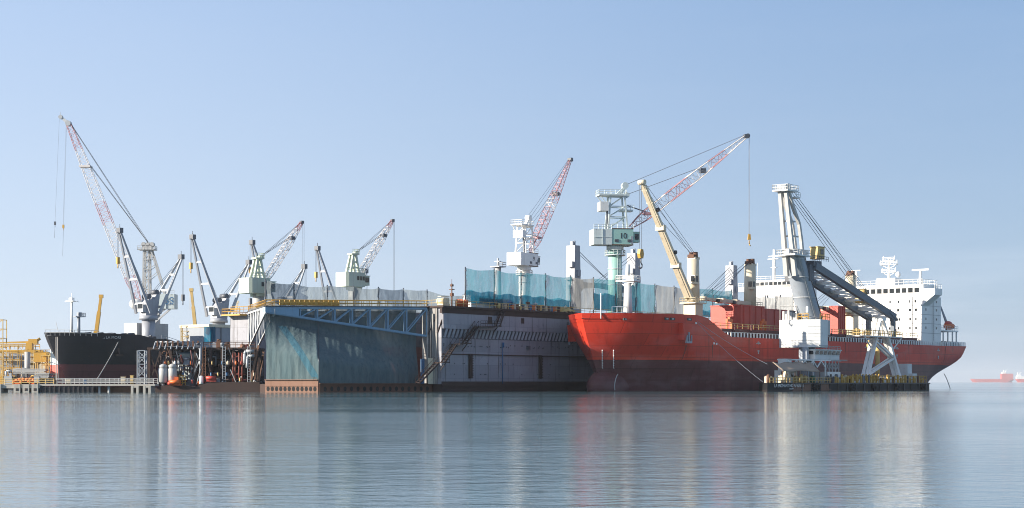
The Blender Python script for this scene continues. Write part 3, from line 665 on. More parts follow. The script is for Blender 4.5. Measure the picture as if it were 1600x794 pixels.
    mb = MB(); mb.rail([(xf+1, yc-w2+.1, zh1), (xc+1.7, yc-w2+.1, zh1)], 1.2, 1.0, .08); mb.rail([(xf+.1, yc-1.6, zh1), (xf+.1, yc+.9, zh1)], 1.2, .8, .08); mb.rail([(xc+1.8, yc-w2+.5, zh1), (xc+3.6, yc-w2+.5, zh1)], 1.2, .9, .08); mb.build('house_rail', M['yellow'], hs)
    mb = MB(); mb.rail([(xf+.15, yc+1.2, zh1), (xf+.15, yb_-.1, zh1)], 3.0, 2.1, .1, rails=1)
    for i in range(6): hh = .9+rnd.random()*1.2; mb.box((xf+.8, yc+1.4+i*.62, zh1+hh/2), (1.0, .5, hh))
    mb.build('winch_frame', M['offwhite'], hs)
    mb = MB(); mb.box((xf+1, yc+3.2, zh1+.7), (1.2, 1.6, 1.4)); mb.tube((xf+.9, yc+2.2, zh1+1.5), (xf+.9, yc+4.2, zh1+1.5), .5, n=10); mb.build('winch', M['dgrey'], hs)
    xt = X(1241); zt = Z(402, xt); xb2 = X(1266)
    n = 22; mb = MB(); rows = []
    for t in range(9):
        u = t/8; cx = (xb2)+(xt-xb2)*u; r = 2.55-.45*u; z = zh1+(zt-zh1)*u
        rows.append([Vector((cx+r*math.cos(2*math.pi*i/n), yc+r*math.sin(2*math.pi*i/n), z)) for i in range(n+1)])
    mb.grid(rows); cl = mb.build('crane_column', M['slate'], T)
    mb = MB()
    for u in (.04, .36, .68, .97): cx_ = xb2+(xt-xb2)*u; z_ = zh1+(zt-zh1)*u; mb.tube((cx_, yc, z_-.12), (cx_, yc, z_+.12), 2.62-.45*u, n=24)
    mb.build('column_flange', M['lgrey'], cl)
    mb = MB()
    for k_ in (-.3, .3): mb.bar((xb2-1.2, yc-2.35+k_*.2, zh1), (xt-1.0, yc-1.98+k_*.2, zt), .08) if False else mb.tube((xb2-1.5+k_, yc-2.25, zh1), (xt-1.3+k_, yc-1.85, zt), .06, n=4)
    for i in range(26): u = (i+.5)/26; mb.tube((xb2-1.8+(xt-xb2+.2)*u, yc-2.25+.4*u, zh1+(zt-zh1)*u), (xb2-1.2+(xt-xb2+.2)*u, yc-2.25+.4*u, zh1+(zt-zh1)*u), .05, n=4)
    mb.build('ladder', M['offwhite'], cl)
    mb = MB(); mb.tube((xb2+.8, yc-2.5, zh1), (xt+.9, yc-2.05, zt), .11, n=6); mb.build('cable_run', M['dgrey'], cl)
    mb = MB(); mb.box((xt+2.5, yc-1.8, zt-11), (.5, .5, 1.2)); mb.build('column_lamp', M['white'], cl)
    xm = X(1225); zm = Z(300, xm)
    mb = MB()
    for sg in (-1, 1):
        mb.bar((xt-1.5, yc+sg*1.0, zt-4), (xm-.4, yc+sg*.7, zm), .95, .9, w2=.7, h2=.7)
    pts = [(xt+2.2, zt), (xt+1.6, zt+3.5), (xt+.6, zt+7), (xm+2.3, zt+10.5), (xm+.6, zm)]
    for sg in (-1, 1):
        for a, c in zip(pts, pts[1:]): mb.bar((a[0], yc+sg*.8, a[1]), (c[0], yc+sg*.8, c[1]), .6, .7)
    for u in (.12, .32, .55): z = zt+(zm-zt)*u; mb.bar((xt-1.7+(xm-xt+1)*u, yc-.8, z), (xt+2.0-(2.4+xt-xm-.5)*u*.9, yc-.8, z), .3); mb.bar((xt-1.5+(xm-xt+1)*u, yc-1.0, z), (xt-1.5+(xm-xt+1)*u, yc+1.0, z), .3)
    ms = mb.build('mast_frame', M['offwhite'], T)
    mb = MB(); mb.box((xm+.6, yc, zm+.2), (4.6, 3.6, .3)); mb.rail([(xm-1.7, yc-1.8, zm+.3), (xm+2.9, yc-1.8, zm+.3), (xm+2.9, yc+1.8, zm+.3), (xm-1.7, yc+1.8, zm+.3), (xm-1.7, yc-1.8, zm+.3)], 1.1, .7, .06); mb.box((xm-.3, yc, zm+.9), (1.8, 2, 1.1)); mb.tube((xm, yc-1.2, zm+.9), (xm, yc+1.2, zm+.9), .8, n=12); mb.build('mast_head', M['whitewash'], ms)
    mb = MB(); mb.box((xt-.3, yc, zt+.2), (6.0, 5.2, .3)); mb.box((xt-3.6, yc-1.5, zt+.2), (3.2, 3, .3)); mb.rail([(xt-3.2, yc-2.5, zt+.3), (xt+2.6, yc-2.5, zt+.3), (xt+2.6, yc+2.5, zt+.3), (xt-3.2, yc+2.5, zt+.3), (xt-3.2, yc-2.5, zt+.3)], 1.1, .9, .06)
    for k in range(5): mb.box((xt-3.8+k*1.3, yc-1+rnd.uniform(-1, 1), zt+.9), (.7, .7, 1.2))
    mb.build('mast_platform', M['whitewash'], ms)
    mb = MB(); mb.box((xm+3.3, yc, zt+12.4), (2.0, 3, .25)); mb.rail([(xm+2.5, yc-1.5, zt+12.5), (xm+4.3, yc-1.5, zt+12.5)], 1.0, .6, .06); mb.bar((xm+2.3, yc, zt+11.4), (xm+3.4, yc, zt+12.3), .2); mb.build('side_platform', M['whitewash'], ms)
    # boom: two box girders with cross bracing, resting on the trestle
    yn, yf = -24.6, -18.4
    a0 = RS.X(1280, yn); a1 = RS.X(1398, yn); za = RS.Z(420, a0, yn); zb = RS.Z(496, a1, yn)
    mb = MB()
    for y in (yn, yf):
        mb.bar((a0-2, y, za+(za-zb)/(a1-a0)*2), (a1, y, zb), .9, 1.55); mb.bar((a1-.9, y, zb-.4), (a1-.9, y, zb-4.6), .9, 1.0)
    for y in (yn, yf): mb.bar((a1-3.5, y, zb+1.1), (a1+.5, y, zb-.6), 1.2, .5)
    bo = mb.build('boom', M['boom'], T)
    mb = MB(); n = 11
    for i in range(n):
        t0_, t1_ = i/n, (i+1)/n
        p = Vector((a0+(a1-a0)*t0_, yn, za+(zb-za)*t0_+.2)); q = Vector((a0+(a1-a0)*t1_, yf, za+(zb-za)*t1_+.2))
        if i % 2: p.y, q.y = yf, yn
        mb.bar(p, q, .55, .45); p2 = Vector((q.x, yn, q.z)); q2 = Vector((q.x, yf, q.z)); mb.bar(p2, q2, .5, .5)
    mb.build('boom_bracing', M['white'], bo)
    mb = MB(); mb.box((a0-1, (yn+yf)/2, za+1.0), (3.5, 6.6, 1.2)); mb.box((a0-3, (yn+yf)/2, za-1), (2, 6, 3.4)); mb.rail([(a0-4, yn-.6, za+1.6), (a0+3, yn-.6, za+1.6)], 1, .9, .06); mb.build('boom_pivot', M['dgrey'], bo)
    cxp = RS.X(1281, yn); czp = RS.Z(396, cxp, yn)
    mb = MB(); mb.box((cxp, yn+.6, czp), (2.4, 2.2, 2.5)); mb.box((cxp, yn-.54, czp+.3), (1.3, .08, 1.1), 1); mb.box((cxp, yn+.6, czp+1.35), (2.7, 2.5, .15)); mb.build('operator_cab', [M['paleyel'], M['glass']], bo)
    mb = MB(); xr = RS.X(1352, -22); zr = RS.Z(462, xr, -22)
    for yy in (-.9, -.3, .3, .9): mb.tube((xm+2.2, yc+yy, zm+.4), (xr, yc+yy*1.5, zr), .07, n=4); 
    for yy in (-.6, .6): mb.tube((xm+2.2, yc+yy, zm), (a1-6, yc+yy*2, zb+2.2), .06, n=4)
    mb.build('stay_wires', M['rope'], T)
    mb = MB(); mb.box((xr-2, yc, zr-.6), (2.2, 2.0, 2.4)); mb.tube((xr-1.8, yc-1, zr+.8), (xr-1.8, yc+1, zr+.8), .7, n=10); mb.build('sheave_housing', M['paleyel'], bo)
    # trestle
    xg = RS.X(1384, yc); zg = RS.Z(499, xg, yc)
    yn_, yf_ = -24.6, -23.6; yc_ = yc; yc = -23.8
    xl, xr2 = RS.X(1355, yn_), RS.X(1405, yn_); xg = RS.X(1374, yc); zg = RS.Z(499, xg, yc)
    mb = MB(); zb0 = 3.0
    def leg(x0, x1, y0_, y1_, z): u = (z-zb0)/(zg-zb0); return Vector((x0+(x1-x0)*u, y0_+(y1_-y0_)*u, z))
    for y, s_ in ((yn_, -1), (yf_, 1)):
        A0, A1, ye = xl, xg-.5, yc+s_*.5; B0, B1 = xr2, xg+.7
        mb.bar((A0, y, zb0), (A1, ye, zg), .8, .8, w2=.6, h2=.6); mb.bar((B0, y, zb0), (B1, ye, zg), .8, .8, w2=.6, h2=.6)
        mb.bar(leg(A0, A1, y, ye, 3.4), leg(B0, B1, y, ye, 7.4), .42); mb.bar(leg(B0, B1, y, ye, 7.6), leg(A0, A1, y, ye, 11.2), .42)
    for x_, x2_ in ((xl, xg-.5), (xr2, xg+.7)):
        mb.bar(leg(x_, x2_, yn_, yc-.8, 3.6), leg(x_, x2_, yf_, yc+.8, 7.6), .35); mb.bar(leg(x_, x2_, yf_, yc+.8, 7.8), leg(x_, x2_, yn_, yc-.8, 11), .35)
    mb.bar((xg-1, yc-.9, zg), (xg+1, yc-.9, zg), .7); mb.bar((xg-1, yc+.9, zg), (xg+1, yc+.9, zg), .7); mb.bx(xl-1.2, xr2+.8, -25.8, -20.6, 1.75, 3.1)
    tr = mb.build('boom_trestle', M['white'], T)
    mb = MB(); xp0, xp1 = RS.X(1350, -25.4), RS.X(1409, -25.4); mb.bx(xp0, xp1, -25.6, -21, 12.1, 12.3)
    for x, xx in ((xl+2.4, xp0+.3), (xr2-2.6, xp1-.3)): mb.bar((x, -24.4, 9.6), (xx, -25.4, 12.0), .25)
    mb.build('trestle_platform', M['white'], tr)
    mb = MB(); mb.rail([(xp0, -25.5, 12.3), (xp1, -25.5, 12.3), (xp1, -21.1, 12.3), (xp0, -21.1, 12.3), (xp0, -25.5, 12.3)], 1.2, 1.1, .08)
    for x in (xp0+1, xp0+2.2): mb.box((x, -23, 13.1), (.6, .6, 1.6))
    mb.build('platform_rail', M['paleyel'], tr)
    for x, y in ((xg-1.6, -22), (xg+2.8, -22)): mb = MB(); mb.tube((x, y, 3.8), (x, y, 10.5), .55, n=10); mb.tube((x, y, 10.5), (x, y, 11.4), .35, n=8); mb.build('hydraulic_ram', M['paleyel'], tr)
    xh = RS.X(1416, -23)
    mb = MB(); yc = yc_; mb.bx(xh-1.5, xh+.9, -24, -20.5, 1.75, 6.2); mb.bx(xh-.9, xh+1.6, -25, -20.5, 1.75, 3.9); mb.build('winch_house', M['whitewash'], T)
    for k in range(22):
        x = rnd.uniform(px(1312), px(1345)) if k < 12 else rnd.uniform(px(1222), px(1292)); hh = rnd.uniform(.6, 1.7); mb = MB()
        if k % 3: mb.box((0, 0, hh/2), (rnd.uniform(.5, 1.6), .9, hh)); mb.tube((-.4, -.3, hh), (.4, .3, hh), .2, n=8)
        else: mb.lathe((0, 0, 0), [(.35, 0), (.4, .2), (.38, hh), (.2, hh+.2)], 10)
        mb.build('deck_gear', M[rnd.choice(('rust', 'paleyel', 'dgrey', 'cream'))], T, (x, rnd.uniform(-27.5, -25), 1.75))
barge()
# loose drums and tank on the barge
for i, (p, q, c, lab) in enumerate(((1270, -27, 'green', 'green drum under the awning near the barge deckhouse'), (1225, -27.5, 'cream', 'leaning cream bundle under the left end of the awning'))):
    x = RS.X(p, q); o = thing('drum' if i == 0 else 'canvas_bundle', lab, 'drum' if i == 0 else 'bundle', RS.W(x, q, 1.75), TH)
    mb = MB()
    if i == 0: mb.lathe((0, 0, 0), [(.55, 0), (.58, .3), (.55, .6), (.58, .9), (.55, 1.5)], 14)
    else: mb.bar((-.6, 0, 0), (.6, 0, 2.2), .7, .5, w2=.5); mb.bar((.4, 0, 0), (1.3, 0, 1.7), .6, .5)
    mb.build('body', M[c], o)

# ------------------------------------------------------------------ floating dock
ZD = 16.2
def dk(p): d = p-DK.o; return Vector((DK.c*d.x+DK.s*d.y, -DK.s*d.x+DK.c*d.y, p.z))      # world -> dock frame
PA, PB, PC = dk(at(415, 481, 301)), dk(at(498, 600, 297)), dk(at(667, 480, 311.6))
PC.z = 16.0
PH = Vector((-9.5, 43.5, 15.9))
WL = 165.0
def dock():
    T = thing('floating_dock', 'grey steel floating dry dock with stairs on its long side wall and rusty pontoon', 'dry dock', DK.W(0, 0, 0), TH)
    mb = MB()
    mb.prism([(0, 0), (.4, 2.7), (PB.x, PB.y), (PA.x, PA.y), (PH.x-.5, PH.y), (-10, 49), (WL, 49), (WL, 0)], -2, 1.5)
    po = mb.build('pontoon', M['darkrust'], T)
    # rim plates with the row of round holes along the apron
    def rim(p, q, z1, mat, n, x0=.02, x1=.98):
        p = Vector((p.x, p.y, 0)); q = Vector((q.x, q.y, 0)); d = (q-p).normalized(); nn = Vector((d.y, -d.x, 0))
        if nn.dot(Vector((-1, 0, 0))+Vector((0, -.3, 0))) < 0 and False: nn = -nn
        mb = MB(); mb.bar(p+nn*.12+ZR*(z1/2-.5), q+nn*.12+ZR*(z1/2-.5), .22, z1+1.0)
        mb.bar(p+nn*.3+ZR*(z1), q+nn*.3+ZR*(z1), .5, .12); mb.bar(p+nn*.27+ZR*1.15, q+nn*.27+ZR*1.15, .1, .1)
        o = mb.build('rim_plate', mat, po)
        mb = MB()
        for i in range(n):
            c = p.lerp(q, x0+(x1-x0)*(i+.5)/n)+nn*.25+ZR*.62
            pts = [c+d*(.34*math.cos(a*math.pi/5))+ZR*(.46*math.sin(a*math.pi/5)) for a in range(10)]
            mb.poly(pts)
        mb.build('drain_holes', M['rubber'], o)
    PB0, PA0 = Vector((PB.x, PB.y, 0)), Vector((PA.x, PA.y, 0))
    rim(PA0, PB0, 2.3, M['rustl'], 12); rim(PB0, Vector((.2, 2.6, 0)), 1.6, M['rust'], 17)
    # wing walls
    def wing(x0, y0, y1, outer):
        mb = MB(); mb.bx(x0, WL, y0, y1, 1.5, ZD)
        o = mb.build('wing_wall', M['dockwall'], T)
        return o
    w1 = wing(0, 0, 4.6, 0); w2 = wing(-9.5, 43.5, 49, 1)
    mb = MB(); mb.bx(-.25, -.01, .9, 4.7, 1.55, ZD-.1); mb.bx(-.6, -.26, 1.6, 1.9, 1.6, 15); mb.tube((-.7, 2.9, 1.6), (-.7, 2.9, 15.5), .22, n=8); mb.tube((-.5, 2.3, 1.6), (-.5, 2.3, 14), .12, n=6); mb.build('end_plate', M['dockend'], w1)
    mb = MB(); mb.bx(-.6, WL, -.95, 5.0, ZD-.05, ZD+.3); mb.bx(-.5, WL, -.6, -.01, ZD-1.1, ZD-.06); mb.build('deck_edge', M['darkrust'], w1)
    mb = MB(); mb.bx(-.02, WL, -.5, -.005, 12.15, 15.1); mb.build('upper_band', M['dockwall'], w1)
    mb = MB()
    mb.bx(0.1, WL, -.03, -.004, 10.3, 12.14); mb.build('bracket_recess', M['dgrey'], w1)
    mb = MB(); x = .8
    while x < 110:
        mb.slab([(x, 12.14), (x+.35, 12.14), (x+.35, 10.4), (x, 10.4)], -.34, -.035) if False else mb.bar((x+.35, -.42, 12.1), (x-.1, -.1, 10.45), .16, .42); x += 1.15
    mb.build('brackets', M['dockwall'], w1)
    mb = MB(); mb.bx(0, WL, -.12, -.002, 1.2, 2.0); mb.bx(0, WL, -.3, -.13, 1.15, 1.35); mb.bx(0, 60, -.22, -.003, 7.15, 7.35); mb.build('fender_belt', M['darkrust'], w1)
    for x in (8.5, 31.0, 55):   # ladder recesses / fender columns
        mb = MB(); mb.bx(x-.45, x+.45, -.35, -.004, 2.6, 7.4); 
        for i in range(14): mb.bx(x-.6, x+.6, -.45, -.36, 2.8+i*.33, 2.9+i*.33)
        mb.build('fender_column', M['darkrust'], w1)
    mb = MB(); x = 18.4; mb.tube((x, -.3, 1.6), (x, -.3, 9.8), .09); mb.tube((x+.3, -.3, 8.9), (x+.3, -.3, 9.8), .16); mb.build('pipe', M['blue'], w1)
    for x, z, s in ((14.1, 14.1, 1.3), (24.6, 14.3, 1.0), (26.8, 8.9, .7), (40, 14.2, .6)):
        mb = MB(); mb.bx(x-s/2, x+s/2, -.56, -.01 if z < 12 else -.505, z-s*.55, z+s*.55); mb.build('hatch', M['darkrust'] if s > .8 else M['dgrey'], w1)
    mb = MB()
    for k in range(60):
        x = rnd.uniform(.5, 45); z = rnd.choice((3.4, 8.8, 8.9, 9.2, 5.5)); mb.box((x, -.05, z), (.22, .12, .22))
    mb.build('wall_fittings', M['dgrey'], w1)
    # stairs: three flights with landings
    st = M['darkrust']; sd = (0, 1, 0); yy = -1.3
    def w3(px, py): x = DK.X(px, yy); return Vector((x, yy, DK.Z(py, x, yy)))
    l1, l2, l3, l4 = w3(693, 566), w3(712, 537), w3(730, 536), w3(745, 510)
    l5 = w3(777, 510)
    mb = MB(); mb.stairs(w3(692, 567), w3(711, 538), 1.0, sd); mb.build('stair_flight', st, w1)
    mb = MB(); mb.stairs(w3(725, 537), w3(745, 510), 1.0, sd); mb.build('stair_flight', st, w1)
    mb = MB(); mb.stairs(w3(778, 510), w3(786, 487), 1.0, sd); mb.build('stair_flight', st, w1)
    for a, c in ((l1, None), (l2, l3), (l4, l5)):
        mb = MB()
        if c is None: c = a+V(.6, 0, 0); a = a-V(1.6, 0, 0)
        mb.bar(a-ZR*.1, c-ZR*.1, 2.2, .16); mb.rail([a-V(0, 1, 0), c-V(0, 1, 0)], 1.05, .7, .05)
        for o in (a, c): mb.bar(o-ZR*.2, Vector((o.x, 0, o.z-1.5)), .14)
        mb.build('stair_landing', st, w1)
    mb = MB(); a = Vector((-7.2, -.3, 1.6)); c = w3(683, 567); mb.stairs(a, c, 1.0, (0, 1, 0)); mb.build('stair_flight', st, w1)
    mb = MB(); mb.bar((-.8, .3, 11.2), (.8, -.5, 16.0), .25); mb.bar((-.9, 2.6, 11.0), (.4, .5, 16.2), .18); mb.build('end_strut', st, w1)
    # swing bridges: right leaf C->A light blue, left leaf H->A grey
    def leaf(hinge, tipp, zt_h, zt_t, zb_h, zb_t, mat, name, n, sgn):
        d = Vector((tipp.x-hinge.x, tipp.y-hinge.y, 0)).normalized(); nn = Vector((d.y, -d.x, 0))*sgn
        mb = MB()
        for off in (0, 1.7):
            o = nn*(-off)
            T0 = Vector((hinge.x, hinge.y, zt_h))+o; T1 = Vector((tipp.x, tipp.y, zt_t))+o
            B0 = Vector((hinge.x, hinge.y, zb_h))+o; B1 = Vector((tipp.x, tipp.y, zb_t))+o
            mb.bar(T0, T1, .3, .38); mb.bar(B0, B1, .3, .36)
            for i in range(n+1):
                t = 1-(1-i/n)**1.0 if False else i/n; t = t**.93
                a, b = T0.lerp(T1, t), B0.lerp(B1, t); mb.bar(a, b, .24)
                if i < n:
                    t2 = ((i+1)/n)**.93
                    if i < n-1: mb.bar(B0.lerp(B1, t2), a, .2)
            if off == 0: Tn, Bn = (T0, T1), (B0, B1)
        T0, T1 = Tn
        lf = mb.build(name, mat, T)
        mb = MB(); q0 = T0.lerp(T1, .8); q1 = T1; b0 = Bn[0].lerp(Bn[1], .8); b1 = Bn[1]
        off = nn*(.17)
        mb.poly([q0+off, q1+off, b1+off, b0+off]); o = mb.build('web_plate', mat, lf); md = o.modifiers.new('t', 'SOLIDIFY'); md.thickness = .05
        mb = MB(); k = nn*(-.85); mb.bar(T0+k+ZR*.32, T1+k+ZR*.32, 2.3, .14); mb.build('walkway', M['dgrey'], lf)
        mb = MB(); mb.rail([T0+ZR*.4, T1+ZR*.4], 1.1, 1.5, .06); k = nn*(-1.7); mb.rail([T0+k+ZR*.4, T1+k+ZR*.4], 1.1, 1.5, .06); mb.build('bridge_rail', M['yellow'], lf)
        return lf, nn
    lf, nn = leaf(PC, PA, 16.0, PA.z, 10.75, PA.z-.75, M['trussblue'], 'swing_bridge', 9, -1)
    leaf(PH, PA, 15.9, PA.z, 8.7, PA.z-.9, M['lgrey'], 'swing_bridge', 7, 1)
    mb = MB(); z = ZD+.3
    mb.rail([(-.5, -.85, z), (110, -.85, z)], 1.1, 2.0, .045); mb.rail([(-.5, 4.8, z), (-.5, -.8, z)], 1.1, 1.2, .05); mb.build('deck_rail', M['paleyel'], T)
    mb = MB(); mb.rail([(-9.5, 43.6, ZD), (70, 43.6, ZD)], 1.1, 2.2, .05); mb.rail([(-9.5, 43.6, ZD), (-9.5, 49, ZD)], 1.1, 1.2, .06); mb.bx(-11.5, -9.5, 44, 49.5, ZD-.8, ZD-.5); mb.rail([(-11.4, 44, ZD-.5), (-11.4, 49.4, ZD-.5)], 1.1, .9, .07); mb.build('deck_rail', M['yellow'], T)
    # rusted steel and brackets at the far wing end
    mb = MB(); mb.bx(-10.6, -9.52, 44.2, 45.6, 1.5, 9.0); mb.bar((-10.3, 47.6, 1.5), (-10.0, 44.6, 9.6), .7); mb.bar((-11, 46, 1.5), (-10, 48.5, 8), .5); mb.build('end_fender', M['rustl'], w2)
    return nn
NN = dock()

def end_net():                  # the shade net hung from the swing bridge down to the pontoon rim
    T = thing('shade_net', 'large dark green shade net hung from the blue swing bridge down to the rusty pontoon', 'net', DK.W(0, 0, 0), TH)
    k = -NN*2.5
    a, c = Vector((PA.x, PA.y, 0)), Vector((PC.x, PC.y, 0)); b = Vector((PB.x, PB.y, 0))
    nu, nv = 120, 44; sB = .335
    def pt(s, v, extra=0):
        tp = a.lerp(c, s)+k; tp.z = 15.2+.6*s
        if s < sB: bt = a.lerp(b, s/sB); bt.z = 2.25
        else: bt = b.lerp(c, (s-sB)/(1-sB)); bt.z = 1.6
        bt = bt-NN*(.15+1.2*max(0, (s-.6)/.4))
        e = smooth(.1+.36*s, .62+.3*s, v)
        p = tp.lerp(bt, e); z = tp.z+(bt.z-tp.z)*v
        wv = (.045*math.sin(s*95+2*math.sin(v*4))+.03*math.sin(s*173+v*5))*min(1, v*2.5)+.10*math.sin(s*31+v*3)*math.sin(math.pi*v)
        p = p+NN*(wv+extra); p.z = z
        return p
    def sheet(s0, s1, v0, v1, n, m_, extra=0):
        return [[pt(s0+(s1-s0)*i/n, v0+(v1-v0)*j/m_, extra) for i in range(n+1)] for j in range(m_+1)]
    mb = MB(); mb.grid(sheet(0.005, sB, 0, 1, 44, nv)); mb.build('end_panel', M['netdock'], T)
    mb = MB(); mb.grid(sheet(sB, .955, 0, 1, 80, nv)); mb.build('side_panel', M['netdock'], T)
    mb = MB(); rows = []
    for j in range(31):
        u = j/30; v = .22+.74*u; s = .115+.20*u; rows.append([pt(s+(q-1.5)*.016, v, .05) for q in range(4)])
    mb.grid(rows); mb.build('net_strip', M['netstrip'], T)
    mb = MB(); rows = [[pt(.075+.18*i/12, -.02+.085*j/3, 0)+NN*2.2 for i in range(13)] for j in range(4)]; mb.grid(rows); mb.build('bridge_net', M['netteal'], T)
    mb = MB(); mb.path([pt(sB+.002, j/40*.98+.02, .05) for j in range(41)], .07, 4); mb.build('seam_rope', M['dgrey'], T)
    x0 = pt(.957, .72)
    o = thing('plywood_sheet', 'pale upright board standing on the pontoon beside the shade net', 'board', DK.W(0, 0, 0), TH)
    mb = MB(); p = PB.lerp(Vector((0, 2.4, 0)), .93); p.z = 1.55; d = (Vector((0, 2.4, 0))-Vector((PB.x, PB.y, 0))).normalized()
    mb.prism([(p.x, p.y-.9), (p.x+d.x*1.6, p.y-.9+d.y*1.6), (p.x+d.x*1.6+.1, p.y-.8+d.y*1.6), (p.x+.1, p.y-.8)], 1.55, 6.5); mb.build('board', M['cream'], o)
    mb = MB(); q = p+V(-1.6, -.6, 0); mb.prism([(q.x, q.y), (q.x+1.3, q.y+.3), (q.x+1.3, q.y+.45), (q.x, q.y+.15)], 1.6, 6.3); tag(mb.build('tarpaulin_sheet', M['blue'], None, DK.W(0, 0, 0), TH), 'dark blue sheet hanging beside the pale board on the pontoon', 'sheet')
end_net()

def screen(name, label, y, xs, tops, z0, mats, posts, low=None, r=.14, lowm=None, gap=0.0):
    """net fence along the dock: xs panel edges, tops net height at each edge"""
    T = thing(name, label, 'net fence', DK.W(0, 0, 0), TH)
    for i, (a, b) in enumerate(zip(xs, xs[1:])):
        rows = []; n = 18
        for j in range(9):
            v = j/8; row = []
            for q in range(n+1):
                u = q/n; zt = tops[i]+(tops[i+1]-tops[i])*u-(.30+.2*math.sin(i*2.3))*4*u*(1-u)+.03*math.sin(u*11+i)
                wv = .09*math.sin(u*(15+3*(i%3))+i*2+v*3)+.05*math.sin(u*43+v*5*(1+i%2)+i)+.45*math.sin(math.pi*u)*math.sin(v*2.6+i)+.12*math.sin(v*9+u*6+i)
                row.append(Vector((a+(b-a)*u, y+wv, z0+gap+(zt-z0-gap)*v)))
            rows.append(row)
        mb = MB(); mb.grid(rows); mb.build('net_panel', M[mats[i % len(mats)]], T)
        if low and low[i]:
            mb = MB(); rows = []
            for j in range(5):
                row = []
                for q in range(n+1):
                    u = q/n; h = low[i]*(1-.0*u)+.18*math.sin(u*9+i*3); row.append(Vector((a+.1+(b-a-.2)*u, y+.3+.12*math.sin(u*25+i), z0+gap+(h-gap)*j/4)))
                rows.append(row)
            mb.grid(rows); mb.build('lower_net', M[lowm or 'netteal2'], T)
    for i, a in enumerate(xs):
        mb = MB(); mb.tube((a, y+.15, z0-.2), (a, y+.15, tops[i]+.25), r, n=6)
        if posts: mb.bar((a, y+.2, z0), (a, y+1.5, z0), .12); mb.bar((a, y+1.4, z0), (a, y+.2, z0+3), .1)
        for q in range(7): mb.box((a, y+.1, z0+gap+(tops[i]-z0-gap)*(q+.5)/7), (.34, .2, .12))
        mb.build('net_post', M['dgrey'], T)
yn = 1.0
xs = [DK.X(p, yn) for p in (728, 773, 815, 853, 892, 928, 962, 994, 1024, 1054, 1084, 1114, 1144)]
tp = [DK.Z(py, x, yn) for py, x in zip((419, 421.5, 426, 429, 432, 435, 437, 441, 445, 448, 450, 452, 454), xs)]
screen('safety_screen', 'tall turquoise net screen on posts along the dock wing behind the red bow', yn, xs, tp, ZD+.4,
       ['netteal', 'netteal', 'netteal', 'netteal', 'nettan', 'netteal', 'netteal', 'netteal', 'nettan', 'nettan', 'netteal', 'netteal'], True,
       low=[3.2, 3.0, 3.0, 2.8, 0, 4.6, 4.2, 0, 0, 0, 2.5, 2.5], gap=.9)
yf = 43.7
xs = [DK.X(p, yf) for p in (415.5, 460, 512, 553, 592, 631, 668, 724)]
tp = [DK.Z(py, x, yf) for py, x in zip((438, 444, 447, 448, 450, 452, 454, 462), xs)]
screen('far_safety_screen', 'grey net screen on posts above the yellow girder on the far dock wing', yf, xs, tp, ZD+.1, ['netgrey'], False)
yg = 44.2
xs = [DK.X(p, yn) for p in (1180, 1197, 1213, 1240)]; tp = [DK.Z(463, x, yn) for x in xs]
screen('grey_screen', 'pale grey net screen behind the dark red cargo house of the ship', yn, xs, tp, ZD+.4, ['netgrey'], False)

# deck clutter on the dock
def dthing(name, label, cat, px, y, fn, mats, group=None, z=ZD+.3, part='body'):
    x = DK.X(px, y); o = thing(name, label, cat, DK.W(x, y, z), TH, group)
    mb = MB(); fn(mb); mb.build(part, mats, o); return o
def girder():
    q = -NN*1.0; a = PA.lerp(PC, .09)+q; b = PA.lerp(PC, .45)+q
    mb = MB(); a.z = b.z = 0; mb.bar(a+ZR*.5, b+ZR*.5, .5, 1.0)
    for t in range(13): c = a.lerp(b, t/12); mb.bar(c+NN*.3+ZR*.03, c+NN*.3+ZR*.97, .1, .12)
    tag(mb.build('yellow_girder', M['yellow'], None, DK.W(0, 0, 16.25), TH), 'long yellow girder lying on the walkway of the blue swing bridge', 'girder')
girder()
dthing('site_cabin', 'low white cabin behind the turquoise screen at its left end', 'cabin', 755, 3.2, lambda m: (m.bx(-5, 5, -1, 1, 0, 2.4), m.bx(-5.1, 5.1, -1.1, 1.1, 2.4, 2.55), m.bx(-3, -2, -1.05, -1, .6, 1.7), m.bx(1, 2, -1.05, -1, .6, 1.7)), M['white'])
def mastf(m):
    m.tube((0, 0, 0), (0, 0, 4.6), .16, .1, 8); m.box((0, 0, 3.4), (.8, .8, .12)); m.box((0, 0, 4.2), (.5, .5, .4)); m.box((0, 0, 2.4), (.5, .6, .6)); m.tube((0, 0, 4.6), (0, 0, 5.4), .05)
dthing('signal_pole', 'short dark signal pole with small lamps left of the turquoise screen', 'pole', 706, 2, mastf, M['rust'])
dthing('winch', 'cream winch on the corner of the dock wing', 'winch', 693, 1.8, lambda m: (m.bx(-1, 1, -.8, .8, 0, .5), m.tube((-.6, -.9, 1), (-.6, .9, 1), .6, n=12), m.bx(.2, 1, -.6, .6, .5, 1.7), m.bar((-1.2, 0, 1.9), (1.2, 0, 2.0), .9, .12)), M['cream'])
for i, p in enumerate((716, 722, 727)):
    dthing('gas_bottle_rack', ['orange gas bottle rack nearest the signal pole', 'middle orange gas bottle rack left of the screen', 'orange gas bottle rack touching the first screen post'][i], 'bottle rack', p, .6, lambda m: ([m.lathe((dx, dy, 0), [(.17, 0), (.17, 1.1), (.08, 1.35), (.05, 1.5)], 8) for dx in (-.4, 0, .4) for dy in (-.25, .2)], m.rail([(-.7, -.5, 0), (.7, -.5, 0)], 1, .7, .04)), M['orange'], 'gas bottle racks on the dock')
cols = ['rust', 'paleyel', 'dgrey', 'cream', 'rust', 'blue', 'orange', 'offwhite']
